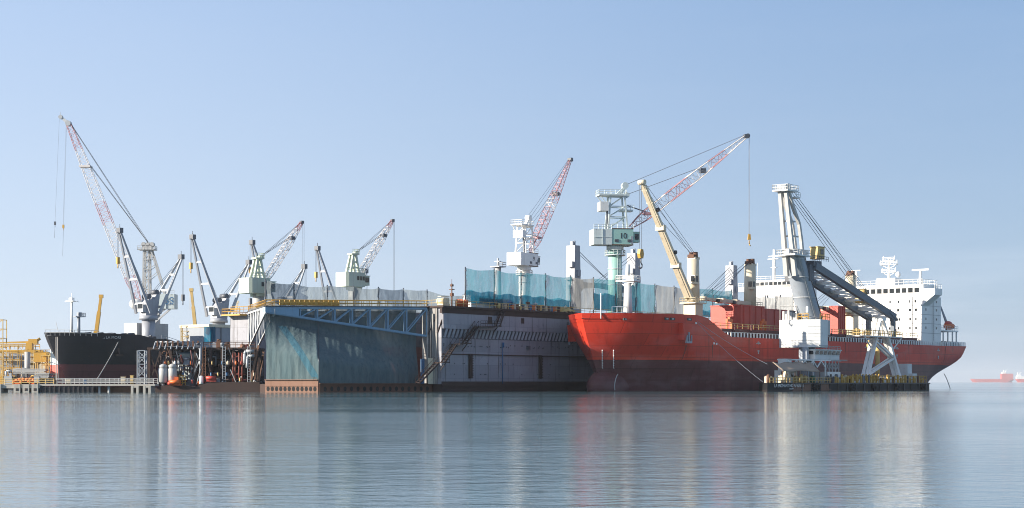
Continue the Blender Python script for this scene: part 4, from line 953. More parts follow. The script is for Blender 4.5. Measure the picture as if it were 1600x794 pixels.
for i in range(30):
    p = 776+i*4.0+rnd.uniform(-1, 1); k = rnd.choice((0, 1, 2)); c = cols[i % 8]; hh = rnd.uniform(.8, 1.7)
    nm = ('crate', 'drum', 'valve_stand')[k]
    pn = ('third', 'fourth', 'fifth', 'sixth')[0 if p < 815 else 1 if p < 853 else 2 if p < 892 else 3] if p >= 815 else 'second'
    cn = {'rust': 'rusty', 'paleyel': 'ochre', 'dgrey': 'dark grey', 'cream': 'cream', 'blue': 'blue', 'orange': 'orange', 'offwhite': 'pale grey'}[c]
    lab = cn+' '+{'crate': 'steel crate', 'drum': 'steel drum', 'valve_stand': 'pipe valve stand'}[nm]+' on the dock edge below the turquoise screen\'s '+pn+' panel'
    if k == 0: fn = lambda m: (m.bx(-.6, .6, -.4, .4, .12, hh*.8), m.bx(-.6, -.4, -.4, .4, 0, .12), m.bx(.4, .6, -.4, .4, 0, .12), m.bx(-.65, .65, -.45, .45, hh*.8, hh*.8+.08))
    elif k == 1: fn = lambda m: m.lathe((0, 0, 0), [(.4, 0), (.42, .3), (.4, .6), (.42, .9), (.4, 1.1), (.1, 1.15)], 10)
    else: fn = lambda m: (m.tube((0, 0, 0), (0, 0, hh), .14, n=8), m.tube((-.5, 0, hh), (.5, 0, hh), .22, n=8), m.tube((0, 0, hh), (0, 0, hh+.5), .06), m.box((0, 0, .1), (.6, .6, .2)))
    dthing(nm, lab, nm.replace('_', ' '), p, -.1 if k else .1, fn, M[c], nm.replace('_', ' ')+'s along the dock edge')
hp = []
for i in range(40): u = i/39; hp.append(Vector((DK.X(860+34*u, .2), .2+.3*math.sin(i*1.3), ZD+.6+.9*abs(math.sin(i*.55))*(.5+.5*math.sin(i*.21)))))
mb = MB(); mb.path(hp, .16, 5); tag(mb.build('hose', M['rubber'], None, DK.W(0, 0, 0), TH), 'black looped hose hung along the foot of the turquoise screen', 'hose')
def tarpheap(m):
    rows = [[Vector((-2.6+5.2*i/12, -.9+1.8*j/5, .1+(.9+.35*math.sin(i*1.9+j))*math.sin(math.pi*i/12)*math.sin(math.pi*(j+.3)/5.6))) for i in range(13)] for j in range(6)]; m.grid(rows)
dthing('sand_heap', 'ochre heap of blasting grit on the dock edge beside the red bow', 'heap', 886, -.2, tarpheap, M['paleyel'])

# ------------------------------------------------------------------ portal cranes with lattice jibs
def bands(t): return 1 if int(t*5.999) % 2 == 0 else 0
def tower_crane(name, label, loc, az, el, Lj, scheme, number, zh=32.1, hook=None, sc=1.0, fnband=bands, group=None, rope_a=(1.0, .62)):
    """x forward along the jib"""
    base, face, light, steel = scheme
    T = thing(name, label, 'crane', loc, az, group); T.scale = (1, 1, 1)
    z0 = loc[2]; zh = zh-z0
    mb = MB(); mb.tube((0, 0, 0), (0, 0, zh-.3), 1.55*sc, 1.5*sc, 20); p = mb.build('pedestal', M[base], T)
    mb = MB()
    for z_ in (3.5, 7.0, 10.5): mb.tube((0, 0, z_-.1), (0, 0, z_+.1), 1.66*sc, n=20)
    for k_ in (-.25, .25): mb.tube((k_+.5, -1.62*sc, .3), (k_+.5, -1.62*sc, zh-1), .05, n=4)
    for i in range(int(zh*1.6)): mb.tube((.25, -1.62*sc, .5+i*.6), (.75, -1.62*sc, .5+i*.6), .04, n=4)
    mb.build('ladder', M[light], p)
    mb = MB(); mb.tube((0, 0, zh-2.2), (0, 0, zh-2.0), 2.3*sc, n=20); ring = [Vector((2.25*sc*math.cos(i*math.pi/8), 2.25*sc*math.sin(i*math.pi/8), zh-2.0)) for i in range(17)]; mb.rail(ring, 1.0, .9, .06)
    mb.tube((0, 0, zh-.9), (0, 0, zh), 1.9*sc, n=20); mb.build('slewing_platform', M[light], T)
    s = sc; mb = MB()
    mb.prism([(x*s, y*s) for x, y in ((-1.2, -2.3), (3.6, -2.3), (3.6, 2.3), (-1.2, 2.3))], zh, zh+3.7*s)
    h = mb.build('machinery_house', M[face], T)
    mb = MB(); mb.prism([(x*s, y*s) for x, y in ((-5.3, -2.25), (-1.25, -2.35), (-1.25, 2.35), (-5.3, 2.25))], zh+.1, zh+3.55*s)
    for xx in (-3.4,): mb.bx(xx*s-.05, xx*s+.05, -2.4*s, -2.2*s, zh+.1, zh+3.5*s)
    mb.bx(-5.3*s, -1.3*s, -2.38*s, -2.2*s, zh+1.7*s, zh+1.8*s); mb.build('counterweight', M[light], T)
    mb = MB(); mb.bx(3.65*s, 5.1*s, -2.0*s, -.1*s, zh+.7*s, zh+2.9*s); mb.bx(3.6*s, 5.2*s, -2.1*s, 0, zh+2.9*s, zh+3.05*s)
    mb.bx(5.1*s, 5.16*s, -1.8*s, -.3*s, zh+1.3*s, zh+2.6*s, 1); mb.bx(4.0*s, 4.9*s, -2.05*s, -2.0*s, zh+1.3*s, zh+2.6*s, 1); mb.build('operator_cab', [M[face], M['glass']], T)
    mb = MB(); mb.rail([(-5.3*s, -2.3*s, zh+3.55*s), (-1.3*s, -2.3*s, zh+3.55*s)], 1, 1, .06); mb.rail([(-1.2*s, -2.3*s, zh+3.7*s), (3.6*s, -2.3*s, zh+3.7*s)], 1, 1.2, .05); mb.build('house_rail', M[light], h)
    for vx in (-.2, 2.7):
        mb = MB(); mb.box((vx*s, -2.33*s, zh+1.0*s), (.9*s, .08, .6*s))
        for i in range(3): mb.box((vx*s, -2.38*s, zh+(.8+.2*i)*s), (.9*s, .06, .05))
        mb.build('vent', M['dgrey'], h)
    mb = MB(); mb.bx(3.0*s, 3.5*s, -2.35*s, -2.3*s, zh+.3*s, zh+2.0*s); mb.build('door', M['grey'], h)
    mb = MB(); mb.bx(-1.2*s, 3.6*s, -2.36*s, -2.3*s, zh-.02, zh+.18); mb.bx(-1.25*s, 3.65*s, -2.36*s, -2.3*s, zh+3.6*s, zh+3.75*s); mb.build('house_trim', M['rust'], h)
    zt = zh+11.0*s; zb = zh+3.7*s
    mb = MB()
    for y in (-1.6, 1.6):
        mb.bar((-1.9*s, y*s, zb-.2), (-1.3*s, y*.8*s, zt), .34*s); mb.bar((2.4*s, y*s, zb), (1.9*s, y*.8*s, zt), .34*s)
        for u, v_ in ((0, .36), (.36, .68), (.68, 1)):
            a = Vector((-1.9+.6*u, y, 0)); b = Vector((2.4-.5*v_, y, 0))
            mb.bar((a.x*s, y*s, zb+(zt-zb)*u), (b.x*s, y*.9*s, zb+(zt-zb)*v_), .16*s)
            mb.bar(((-1.9+.6*v_)*s, y*.92*s, zb+(zt-zb)*v_), (b.x*s, y*.92*s, zb+(zt-zb)*v_), .2*s)
    for u in (.36, .68, 1): mb.bar((2.1*s, -1.5*s, zb+(zt-zb)*u), (2.1*s, 1.5*s, zb+(zt-zb)*u), .2*s); mb.bar((-1.6*s, -1.5*s, zb+(zt-zb)*u), (-1.6*s, 1.5*s, zb+(zt-zb)*u), .2*s)
    tw = mb.build('tower_frame', M[light], T)
    mb = MB(); mb.box((-.9*s, 0, zt+.15), (6.2*s, 3.6*s, .3)); mb.rail([(-4*s, -1.8*s, zt+.3), (2.2*s, -1.8*s, zt+.3), (2.2*s, 1.8*s, zt+.3), (-4*s, 1.8*s, zt+.3), (-4*s, -1.8*s, zt+.3)], 1, 1.1, .05)
    for y in (-1.4, 1.4): mb.bar((-1.5*s, y*s, zt-2.6*s), (-3.7*s, y*s, zt), .18*s)
    mb.bar((.2*s, 0, zt+.2), (2.6*s, 0, zt+2.5*s), .9*s, .5*s); mb.tube((2.2*s, -.7*s, zt+2.4*s), (2.2*s, .7*s, zt+2.4*s), .75*s, n=12); mb.tube((2.6*s, -.6*s, zt+.3*s), (2.6*s, .6*s, zt+.3*s), .6*s, n=12); mb.bar((2.6*s, 0, zt+2.7*s), (1.2*s, 0, zt+.2), .4*s)
    mb.build('mast_head', M[light], tw)
    mb = MB(); mb.bx(-3.8*s, -1.9*s, -1.9*s, 1.2*s, zb+3.9*s, zb+5.9*s); mb.build('ballast_box', M['white' if light != 'mintw' else 'whitewash'], tw)
    mb = MB(); mb.bar((-2.1*s, -1.2*s, zb), (-2.0*s, -1.0*s, zb+4*s), .35*s); mb.build('ballast_rod', M['dgrey'], tw)
    mb = MB(); mb.bx(1.0*s, 3.8*s, -1.3*s, .9*s, zb+3.9*s, zb+4.3*s); mb.rail([(2.4*s, -1.3*s, zb+4.3*s), (4*s, -1.3*s, zb+4.3*s)], 1, .7, .06); mb.build('tower_platform', M[light], tw)
    f = Vector((3.4*s, 0, zb+.4)); t = f+Vector((math.cos(el), 0, math.sin(el)))*Lj
    mb = MB(); mb.lattice(f, t, 2.0*s, 2.1*s, 22, .10, .05, fnband, .12, .42, .3, .3)
    mb.box(f.lerp(t, .15), (1.9*s, 2*s, .5), 1, 0); mb.box(f.lerp(t, .62), (1.2*s, 1.9*s, .9), 2); mb.box(t, (1.1, 1.1, .8), 2); mb.tube(t+V(.3, -.4, .1), t+V(.3, .4, .1), .5, n=10, m=2)
    jb = mb.build('jib', [M['jibwhite'], M['jibred'], M['dgrey']], T)
    mb = MB(); hd = Vector((2.4*s, 0, zt+2.6*s)); lo = Vector((2.8*s, 0, zt+.5*s))
    for y in (-.5, .5): mb.tube(hd+V(0, y, 0), f.lerp(t, rope_a[0])+V(0, y*.6, .4), .045, n=4); mb.tube(lo+V(0, y, 0), f.lerp(t, rope_a[1])+V(0, y, .9), .045, n=4)
    mb.tube(lo+V(0, 0, -2.5*s), f.lerp(t, .14)+V(0, 0, .6), .14, n=5)
    if hook:
        for y in (-.25, .25): mb.tube(t+V(.7, y, 0), Vector((t.x+.7, y, hook-z0+1)), .03, n=4)
    mb.build('wire', M['rope'], T)
    if hook:
        mb = MB(); hx = t.x+.7; hz = hook-z0; mb.box((hx, 0, hz+.6), (.7, .5, 1.3), top=.7); mb.tube((hx, 0, hz-.2), (hx, 0, hz-1.0), .12); mb.tube((hx, 0, hz-1), (hx+.3, 0, hz-1.5), .12); mb.build('hook_block', M['yellow'], T)
    if number:
        text('number_sign', number, 1.75*s, M['black'], T, (1.3*s, -2.3*s, zh+2.0*s), (1, 0, 0), (0, 0, 1))
    return T
# number ten on the near wing
yq = 2.4; x = DK.X(961, yq); az = R(10)
tower_crane('portal_crane', 'mint green portal crane marked 10 with red and white jib behind the red bow', DK.W(x, yq, ZD+.3), az, R(38), 34.2, ('mint', 'mint', 'mintw', 'mintw'), '10', hook=21.0+13.0)
yq = 46.5; x = DK.X(819, yq)
tower_crane('white_portal_crane', 'white portal crane with steep red and white jib left of the mint crane', DK.W(x, yq, ZD+.1), R(58), R(52), 32.5, ('white', 'white', 'white', 'white'), '9', zh=30.8, sc=.92, fnband=lambda t: 1 if t < .45 or t > .55 else 0)

def pale_crane(name, label, loc, az):
    T = thing(name, label, 'crane', loc, az, 'pale green cranes on the far dock wing')
    z = 4.3
    mb = MB(); mb.tube((0, 0, 0), (0, 0, z), 1.25, n=16); mb.build('pedestal', M['offwhite'], T)
    mb = MB(); mb.prism([(-3.6, -1.9), (-3.0, -2.3), (1.4, -2.3), (1.4, 2.3), (-3.0, 2.3), (-3.6, 1.9)], z, z+3.2); mb.bx(-1, 1, -1.6, 1.6, z-.6, z); h = mb.build('machinery_house', M['palegreen'], T)
    for x in (-.5, .3, 1.0): mb = MB(); mb.box((x, -2.31, z+1.9), (.55, .08, .9)); mb.build('window', M['glass'], h)
    mb = MB(); mb.rail([(-3.4, -2.1, z+3.2), (1.3, -2.2, z+3.2)], .9, .9, .05); mb.build('house_rail', M['palegreen'], h)
    mb = MB(); mb.bx(1.4, 3.0, -1.8, 0, z+.4, z+2.5); mb.bx(1.3, 3.2, -1.9, .1, z+2.5, z+2.62); mb.bx(3.0, 3.06, -1.5, -.2, z+1.1, z+2.2, 1); mb.bx(1.8, 2.8, -1.86, -1.8, z+1.1, z+2.2, 1); mb.build('operator_cab', [M['palegreen'], M['glass']], T)
    mb = MB()
    for y in (-.8, .8):
        mb.bar((-1.5, y, z+3.2), (-.6, y*.7, z+7.2), .5, .45); mb.bar((.7, y, z+3.2), (.1, y*.7, z+7.2), .5, .45)
        for u in (.3, .6): mb.bar((-1.3+.7*u, y*.85, z+3.2+4*u), (.6-.5*u, y*.85, z+3.2+4*u), .35)
    mb.bx(-1.2, .8, -1, 1, z+7.2, z+7.5); mb.rail([(-1.2, -1, z+7.5), (.8, -1, z+7.5), (.8, 1, z+7.5)], .9, .6, .05); mb.tube((.5, -.5, z+7.6), (.5, .5, z+7.6), .5, n=10); mb.build('tower_frame', M['palegreen'], T)
    f = Vector((1.7, 0, z+3.0)); t = f+Vector((math.cos(R(54)), 0, math.sin(R(54))))*15.6
    mb = MB(); mb.lattice(f, t, 1.25, 1.3, 15, .085, .045, lambda q: 1 if q > .88 or .25 < q < .3 else 0, .08, .35, .6, .4); mb.box(f.lerp(t, .72), (.9, 1.3, .7), 2); mb.box(t, (.7, .7, .6), 2); mb.build('jib', [M['jibwhite'], M['jibred'], M['dgrey']], T)
    mb = MB()
    for y in (-.4, .4): mb.tube((.5, y, z+7.8), f.lerp(t, .72)+V(0, y, .4), .05, n=4); mb.tube((.5, y, z+7.6), f.lerp(t, .98)+V(0, y*.5, .2), .04, n=4); mb.tube(t+V(.4, y*.6, 0), (t.x+.4, y*.6, 4), .035, n=4)
    mb.build('wire', M['rope'], T)
    return T
zz = at(400, 460, 340).z
c1 = pale_crane('pale_green_crane', 'pale green crane at the corner of the far dock wing beside the grey screen', Vector((at(404, 500, 338).x, 338, zz-4.3)), R(42))
c2 = dup(c1); l2 = at(553, 448, 362); c2.location = (l2.x, l2.y, at(553, 449, 362).z-4.3); c2['label'] = 'pale green crane showing above the middle of the grey net screen'

# ------------------------------------------------------------------ the ship in dry dock
def docked_ship():
    yb = 23.0
    T = thing('docked_ship', 'docked ship with grey crane posts and white bridge rising behind the net screens', 'ship', DK.W(0, yb, 0), TH)
    x0 = 8.0; L = DK.X(1290, yb)-x0+12
    def deck(x): return 16.0 if x < 15 else 14.5
    mb, top, half = hull(L, 20, deck, 6, 5, 10, 26, 16, zb=2)
    o = mb.build('hull', HULL_DOCKED, T, (x0, 0, 0)); deckmesh(top, .6).build('deck', M['maroon'], T, (x0, 0, 0))
    def Xp(px): return DK.X(px, yb)
    def Zp(py, x): return DK.Z(py, x, yb)
    x = Xp(778); zt = Zp(417, x)
    mb = MB(); mb.tube((x, 0, 15), (x, 0, zt), .85, .7, 10); mb.box((x, 0, zt), (2.4, 2.6, .25)); mb.rail([(x-1.2, -1.3, zt), (x+1.2, -1.3, zt), (x+1.2, 1.3, zt)], 1, .8, .06); mb.tube((x, 0, zt), (x, 0, zt+1.9), .25); mb.box((x, 0, zt+1.2), (.7, 1.4, .2)); mb.build('foremast', M['lgrey'], T)
    posts = []
    for px, py in ((896, 384), (990, 396), (1143, 415)):
        x = Xp(px); zt = Zp(py, x)
        mb = MB(); mb.slab([(-1.5, 0), (1.6, 0), (.9, zt-14.5), (-1.1, zt-14.5)], -1.25, 1.25); mb.box((-.5, 0, zt-14.0), (.6, .7, 1.0)); mb.tube((.4, 0, zt-14.5), (.4, 0, zt-13.3), .3)
        mb.box((-1.5, -.4, zt-19), (.9, 1.3, 1.3)); mb.box((-1.5, .2, zt-22.5), (1.2, 1.6, .3)); mb.box((.3, -1.4, zt-21), (1.1, .3, 1.5))
        p = mb.build('deck_crane', M['shiplead'], T, (x, 0, 14.5)); posts.append((p, x, zt))
    for (p, x, zt), sg, ln in ((posts[0], 1, 17), (posts[1], -1, 17), (posts[2], -1, 15)):
        z = zt-14.5-9.3
        mb = MB(); mb.bar((sg*1.5, 0, z), (sg*ln, 0, z+.6), 1.8, 1.5, w2=1.0, h2=.8); mb.bar((sg*1.2, 0, z-.8), (sg*3, 0, z+.6), 2, 1.8); mb.build('jib', M['grey'], p)
        mb = MB()
        for y in (-.5, 0, .5): mb.tube((sg*.4, y, zt-14.7-abs(y)), (sg*(ln-1+y*2), y, z+.9), .06, n=4)
        mb.build('wire', M['rope'], p)
    x = Xp(1210); a = x-2
    mb = MB(); mb.bx(a, a+11, -8.5, 8.5, 14, 28.3); mb.bx(a, a+8, -8, 8, 28.3, 30.6); mb.bx(a, a+3.5, -10.5, 10.5, 27.6, 29.0); mb.bx(a+12, a+18, -4, 4, 14, 30)
    ac = mb.build('accommodation', M['white'], T)
    window_row(ac, a, [-7+i*1.4 for i in range(11)], 29.6, 1.1, .85)
    window_row(ac, a, (-7, -3, 1, 5), 26.0, .4, .6)
    mb = MB(); mb.rail([(a, -8, 30.6), (a, 8, 30.6)], 1.1, 1.6, .06); mb.rail([(a, -10.5, 29.0), (a, 10.5, 29.0)], 1.0, 1.4, .06); mb.build('roof_rail', M['white'], ac)
    xm = a+4; 
    mb = MB(); mb.tube((xm, 1.2, 30.6), (xm, 1.2, 39.5), .5, .35, 10); mb.box((xm, 1.2, 36.8), (1.4, 3.4, .2)); mb.box((xm, 1.2, 34.4), (1, 1.6, .2)); mb.bar((xm, -.5, 37.6), (xm, 2.9, 37.6), .2, .3); mb.build('radar_mast', M['white'], ac); mb = MB(); mb.tube((xm, 6.5, 30.6), (xm, 6.5, 36), .06); mb.build('whip_aerial', M['white'], ac)
docked_ship()

# ------------------------------------------------------------------ black cargo ship on the left
def black_ship():
    L, B = 130.0, 22.0
    ts = None
    def deck(x):
        if x < 20: return 14.2-.35*smooth(0, 20, x)
        if x < 22: return 13.85-.9*(x-20)/2
        if x < 29: return 12.95
        if x < 39: return 12.95-2.6*(x-29)/10
        return 10.35
    T = thing('black_ship', 'black hulled cargo ship with dark red boot topping and grey twin jib cranes', 'ship', BS.W(0, 0, 0), TH)
    mb, top, half = hull(L, B, deck, 7.5, 3.5, 12, 30, 17, ew=1.0, ed=.7, x0=1.6)
    h = mb.build('hull', HULL_BLACK, T); deckmesh(top, .9).build('deck', M['dgrey'], T)
    text('ship_name', 'ATLA MORI', .95, M['offwhite'], T, (13.2, -half(13.2, 12.9)-.12, 12.95), (.8, -.45, 0), (0, 0, 1), .12)
    x = 16; mb = MB(); y = -half(x, 9.2); mb.bar((x-.5, y-.1, 10.4), (x-.3, y-.3, 8.6), .4); mb.bar((x-1.2, y-.15, 8.6), (x+.7, y-.4, 8.6), .5); mb.build('anchor', M['darkrust'], T)
    def Xp(px, y=0): return BS.X(px, y)
    x = Xp(112); z = lambda py: BS.Z(py, x, 0)
    mb = MB(); mb.tube((x, 0, 13), (x, 0, z(465)), .4, .28, 10); mb.box((x, 0, z(471)), (1.6, 3.4, .15)); mb.box((x, 0, z(468)), (.8, 1.2, .8)); mb.tube((x, 0, z(465)), (x, 0, z(458)), .1); mb.bar((x, -2, z(471.5)), (x, 2.4, z(470)), .14); mb.build('foremast', M['white'], T)
    x2 = Xp(123); mb = MB(); mb.tube((x2, 0, 13), (x2, 0, BS.Z(494, x2, 0)), .45, .4, 10); mb.box((x2, 0, BS.Z(495, x2, 0)), (2.2, 2.6, .2)); mb.box((x2, -.2, BS.Z(491, x2, 0)), (.9, .9, .9)); mb.rail([(x2-1.1, -1.3, BS.Z(495, x2, 0)), (x2+1.1, -1.3, BS.Z(495, x2, 0)), (x2+1.1, 1.3, BS.Z(495, x2, 0))], .9, .6, .07); mb.build('lamp_mast', M['grey'], T)
    mb = MB(); mb.rail([(1.2, 0, 13.4), (5, -6.6, 13.3), (10, -9, 13.2)], 1.4, 1.2, .06); mb.bar((4.5, -1, 13.6), (6.5, 3, 17), .1); mb.build('bow_rail', M['offwhite'], T)
    for x, y in ((11, -4), (14, -5), (15, 2), (17, -6), (18.5, -3), (20.5, -6), (22, -7)):
        mb = MB(); mb.tube((x, y-.9, 13.7), (x, y+.9, 13.7), .55+.2*rnd.random(), n=12); mb.box((x+.5, y, 13.3), (1, 2, .8)); mb.build('windlass', M['dgrey'], T)
    for k in range(12): x = rnd.uniform(21, 37); mb = MB(); mb.box((x, -9.0, deck(x)+rnd.uniform(0, .3)), (rnd.uniform(.3, 1), .6, rnd.uniform(.8, 1.3))); mb.build('deck_fitting', M['dgrey'], T)
    mb = MB(); mb.rail([(38, -10.6, 10.3), (110, -10.6, 10.3)], 1.1, 2, .06); mb.rail([(29, -10.4, 12.9), (39, -10.6, 10.4)], 1.1, 1.5, .06); mb.build('deck_rail', M['offwhite'], T)
    mb = MB(); mb.bx(31, 122, -8.5, 8.5, 9.4, 12.3); mb.build('hatch_coaming', M['grey'], T)
    xc = Xp(233)
    mb = MB(); mb.bx(xc-2.5, xc+8, 1.95, 7.2, 12.3, 17.4); mb.build('crane_house', M['offwhite'], T)
    xq = Xp(342)
    mb = MB(); mb.bx(xq-8.5, xq+11, -6, 6, 12.3, 16.6)
    hc = mb.build('hatch_cover', M['shed'], T); mb = MB(); mb.bx(xq-8.7, xq+11.2, -6.3, 6.2, 16.6, 17.4); mb.build('cover_roof', M['cream'], hc)
    mb = MB()
    for i in range(6): x = xq-8.5+i*3.9; mb.bar((x, -6.1, 12.3), (x, -6.1, 16.6), .2)
    mb.build('cover_frame', M['dgrey'], hc)
    mb = MB(); x = Xp(318, -6); rows = [[Vector((x+4*i/8, -6.25-.1*math.sin(i*2), 12.3+4.4*j/3)) for i in range(9)] for j in range(4)]; mb.grid(rows); mb.build('tarp_panel', M['netteal2'], hc)
    # twin jib cranes
    proto = None
    for i, (px, t) in enumerate(((232, 33.), (342, 57.5), (432, 80.), (531, 104.))):
        t = Xp(px)
        if proto is None:
            mb = MB(); mb.tube((0, 0, 10), (0, 0, 18.2), 1.75, 1.75, 18); mb.tube((0, 0, 18.2), (0, 0, 19.3), 2.5, 2.3, 18)
            mb.slab([(-1.9, 19.3), (1.9, 19.3), (2.7, 24.6), (1.6, 25.1), (1.2, 23.6), (-1.0, 23.6), (-1.6, 22)], -1.3, 1.3)
            p = mb.build('deck_crane', M['shiplead'], T, (t, 0, 0)); proto = p
            for sg, tx, tz, w0, nm in ((-1, -9.3, 40.6, 3.0, 'jib'), (1, 11.0, 35.0, 2.6, 'jib')):
                a = Vector((sg*1.6, 0, 19.9)); q = Vector((tx, 0, tz)); mb = MB()
                for k in (-1, 1): mb.bar(a+V(0, k*w0, 0), q+V(0, k*.35, 0), .62, .7, w2=.4, h2=.5)
                for u in (.12, .42, .7): o = a.lerp(q, u); ww = w0*(1-u)+.35*u; mb.bar(o-V(0, ww, 0), o+V(0, ww, 0), .4, .6)
                j = mb.build('jib', M['shiplead'] if sg < 0 else M['lgrey'], p)
                mb = MB(); mb.box(q+V(0, 0, .4), (1.1, 1.5, 1.3)); mb.tube(q+V(0, 0, 1), q+V(0, 0, 2), .08); mb.build('jib_head', M['dgrey'], j)
                mb = MB()
                for y in (-.5, .5): mb.tube((sg*1.0, y, 25), q+V(0, y*.4, 0), .06, n=4); mb.tube(q+V(sg*.6, y*.4, 0), V(q.x+sg*.6, y*.4, 34 if sg < 0 else 25), .04, n=4)
                mb.build('wire', M['rope'], j)
                mb = MB(); hz = 32.2 if sg < 0 else 23.5; mb.box((q.x+sg*.6, 0, hz+1), (.8, .6, 1.7)); mb.tube((q.x+sg*.6, 0, hz+.2), (q.x+sg*.6, 0, hz-1), .15); mb.build('hook_block', M['yellow'] if sg < 0 else M['dgrey'], j)
            mb = MB(); mb.bx(-2.8, -1.7, -1.2, 1.0, 20.2, 22.6); mb.bx(-2.88, -2.8, -1, .8, 21.1, 22.3, 1); mb.build('crane_cab', [M['lgrey'], M['glass']], p)
            mb = MB(); mb.tube((-.6, -1.2, 24.3), (-.6, 1.2, 24.3), .7, n=12); mb.tube((1.9, -1.2, 25.5), (1.9, 1.2, 25.5), .7, n=12); mb.build('winch_drum', M['dgrey'], p)
        else:
            c = dup(proto, T); c.location.x = t
    for lab, a, b_ in (('mooring line slanting from the black ship\'s bow name to the jetty', BS.W(15, -half(15, 12)-.3, 11.9), at(152, 592, 304)), ('mooring line dropping from the black ship\'s stem to the jetty', BS.W(2.5, -2.6, 13), at(146, 593, 304) if False else at(88, 594, 303)), ('second line beside the black ship\'s stem mooring', BS.W(2.7, -2.9, 13), at(91, 594, 303))):
        mb = MB(); mb.sag(a, b_, .09 if 'second' not in lab else .06, .25, 6); tag(mb.build('mooring_line', M['palerope']), lab, 'rope', 'mooring lines of the black ship')
black_ship()

# ------------------------------------------------------------------ tall quay crane behind the black ship
def quay_crane():
    D = 465.0; P = lambda px, py, dy=0: at(px, py, D+dy)
    loc = Vector((P(240, 0).x, D, 1.4))
    T = thing('quay_crane', 'tall quay crane with pale lattice jib reaching far up left of the black ship', 'crane', loc, 0)
    L = lambda px, py, dy=0: P(px, py, dy)-loc
    mb = MB(); mb.tube((0, 0, 14), (0, 0, L(0, 486).z), 1.9, n=16)
    for x in (-4.5, 4.5):
        for y in (-4.5, 4.5): mb.bar((x, y, 0), (x*.45, y*.45, 15), 1.1)
    mb.box((0, 0, 14.5), (6, 6, 1)); mb.bar((-4.5, -4.5, .8), (4.5, -4.5, .8), .9); mb.bar((-4.5, 4.5, .8), (4.5, 4.5, .8), .9)
    mb.bar((.5, -1.5, L(0, 505).z), L(266, 483, -2), .5); mb.bar((-.5, -1.5, L(0, 500).z), L(258, 483, -2), .4); mb.build('portal', M['lgrey'], T)
    a, b = L(222, 483), L(275, 460)
    mb = MB(); mb.bx(a.x+3, b.x-2.3, -2.6, 2.6, a.z, b.z); mb.bx(a.x-.5, a.x+3, -2, 2, a.z, a.z+1.2); mb.bx(b.x-2.25, b.x, -2.4, 2.4, a.z, b.z); h = mb.build('machinery_house', M['mintw'], T)
    mb = MB(); mb.rail([(a.x+3, -2.6, b.z), (b.x, -2.6, b.z)], 1, 1.2, .05); mb.build('house_rail', M['offwhite'], h)
    text('crane_sign', '6S', 3.0, M['blue'], T, (L(267, 0).x, -2.6, (a.z+b.z)/2), (1, 0, 0), (0, 0, 1))
    mb = MB(); c0 = L(213, 475); mb.ell(c0, (2.1, 1.6, 1.6), 12, 6); mb.bar(c0, (0, 0, c0.z), 1.2); mb.build('jib_foot', M['whitewash'], T)
    zt = L(0, 391).z
    mb = MB()
    for y in (-1.5, 1.5):
        mb.bar((L(225, 0).x, y, a.z), (L(226, 0).x, y*.8, zt), .45); mb.bar((L(234, 0).x, y, a.z), (L(233.5, 0).x, y*.8, zt), .45); mb.bar((L(258, 0).x, y, b.z), (L(237, 0).x, y*.8, zt), .4)
        for k in range(6):
            u0, u1 = k/6, (k+1)/6; z0, z1 = a.z+(zt-a.z)*u0, a.z+(zt-a.z)*u1
            mb.bar((L(225, 0).x, y, z1), (L(234, 0).x, y, z1), .2); mb.bar((L(225, 0).x, y, z0), (L(234, 0).x, y, z1), .15)
            if k > 1: mb.bar((L(234, 0).x, y, z1), (L(258-21*u1, 0).x, y, b.z+(zt-b.z)*u1), .15)
    tw = mb.build('tower_frame', M['offwhite'], T)
    mb = MB(); mb.bx(L(217, 0).x, L(243, 0).x, -2, 2, zt, zt+.3); mb.rail([(L(217, 0).x, -2, zt), (L(243, 0).x, -2, zt), (L(243, 0).x, 2, zt)], 1.1, .9, .06); mb.bx(L(223, 0).x, L(238, 0).x, -1, 1, zt+.3, zt+1.4)
    for x in (225, 232, 238): mb.tube((L(x, 0).x, -1, zt+1.6), (L(x, 0).x, 1, zt+1.6), .65, n=10)
    mb.build('mast_head', M['offwhite'], tw)
    f, m_, t = L(219, 474), L(107, 193), L(95, 183)
    mb = MB(); mb.lattice(f, m_, 2.5, 2.6, 34, .085, .045, lambda q: 1 if int(q*6.99) % 3 == 0 else 0, .12, .35, .35, .5)
    o = f.lerp(m_, .76); mb.box(o, (3.2, 2.8, .5), 0); j = mb.build('jib', [M['jibwhite'], M['jibred']], T)
    mb = MB(); mb.bar(m_, t, 1.0, 1.0, w2=.6, h2=.6); mb.tube(m_+V(0, -.8, 0), m_+V(0, .8, 0), .8, n=12); mb.tube(t+V(0, -.5, 0), t+V(0, .5, 0), .6, n=12); mb.tube(t, t+V(-.2, 0, 1.4), .08); mb.build('fly_jib', M['lgrey'], j)
    mb = MB()
    for y in (-1, -.4, .4, 1):
        mb.tube((L(232, 0).x, y, zt+2), m_+V(.6, y*.5, 0) if abs(y) > .5 else f.lerp(m_, .76)+V(1.2, y*2, .5), .065, n=4)
    for y in (-.3, .3): mb.tube(m_+V(-.6, y, 0), L(99, 352)+V(0, y, 0), .025, n=4)
    mb.tube(t+V(-.4, 0, 0), L(86, 347), .025, n=4); mb.tube(L(99, 358), L(98, 400), .04, n=4); mb.tube(L(86, 352), L(85, 372), .04, n=4)
    mb.build('wire', M['rope'], T)
    for q in ((99, 354), (86, 349)): mb = MB(); c = L(*q); mb.box(c, (.5, .45, 1.0)); mb.tube(c-ZR*.45, c-ZR*1.1, .08); mb.build('hook_block', M['yellow'] if q[0] == 99 else M['dgrey'], T)
quay_crane()

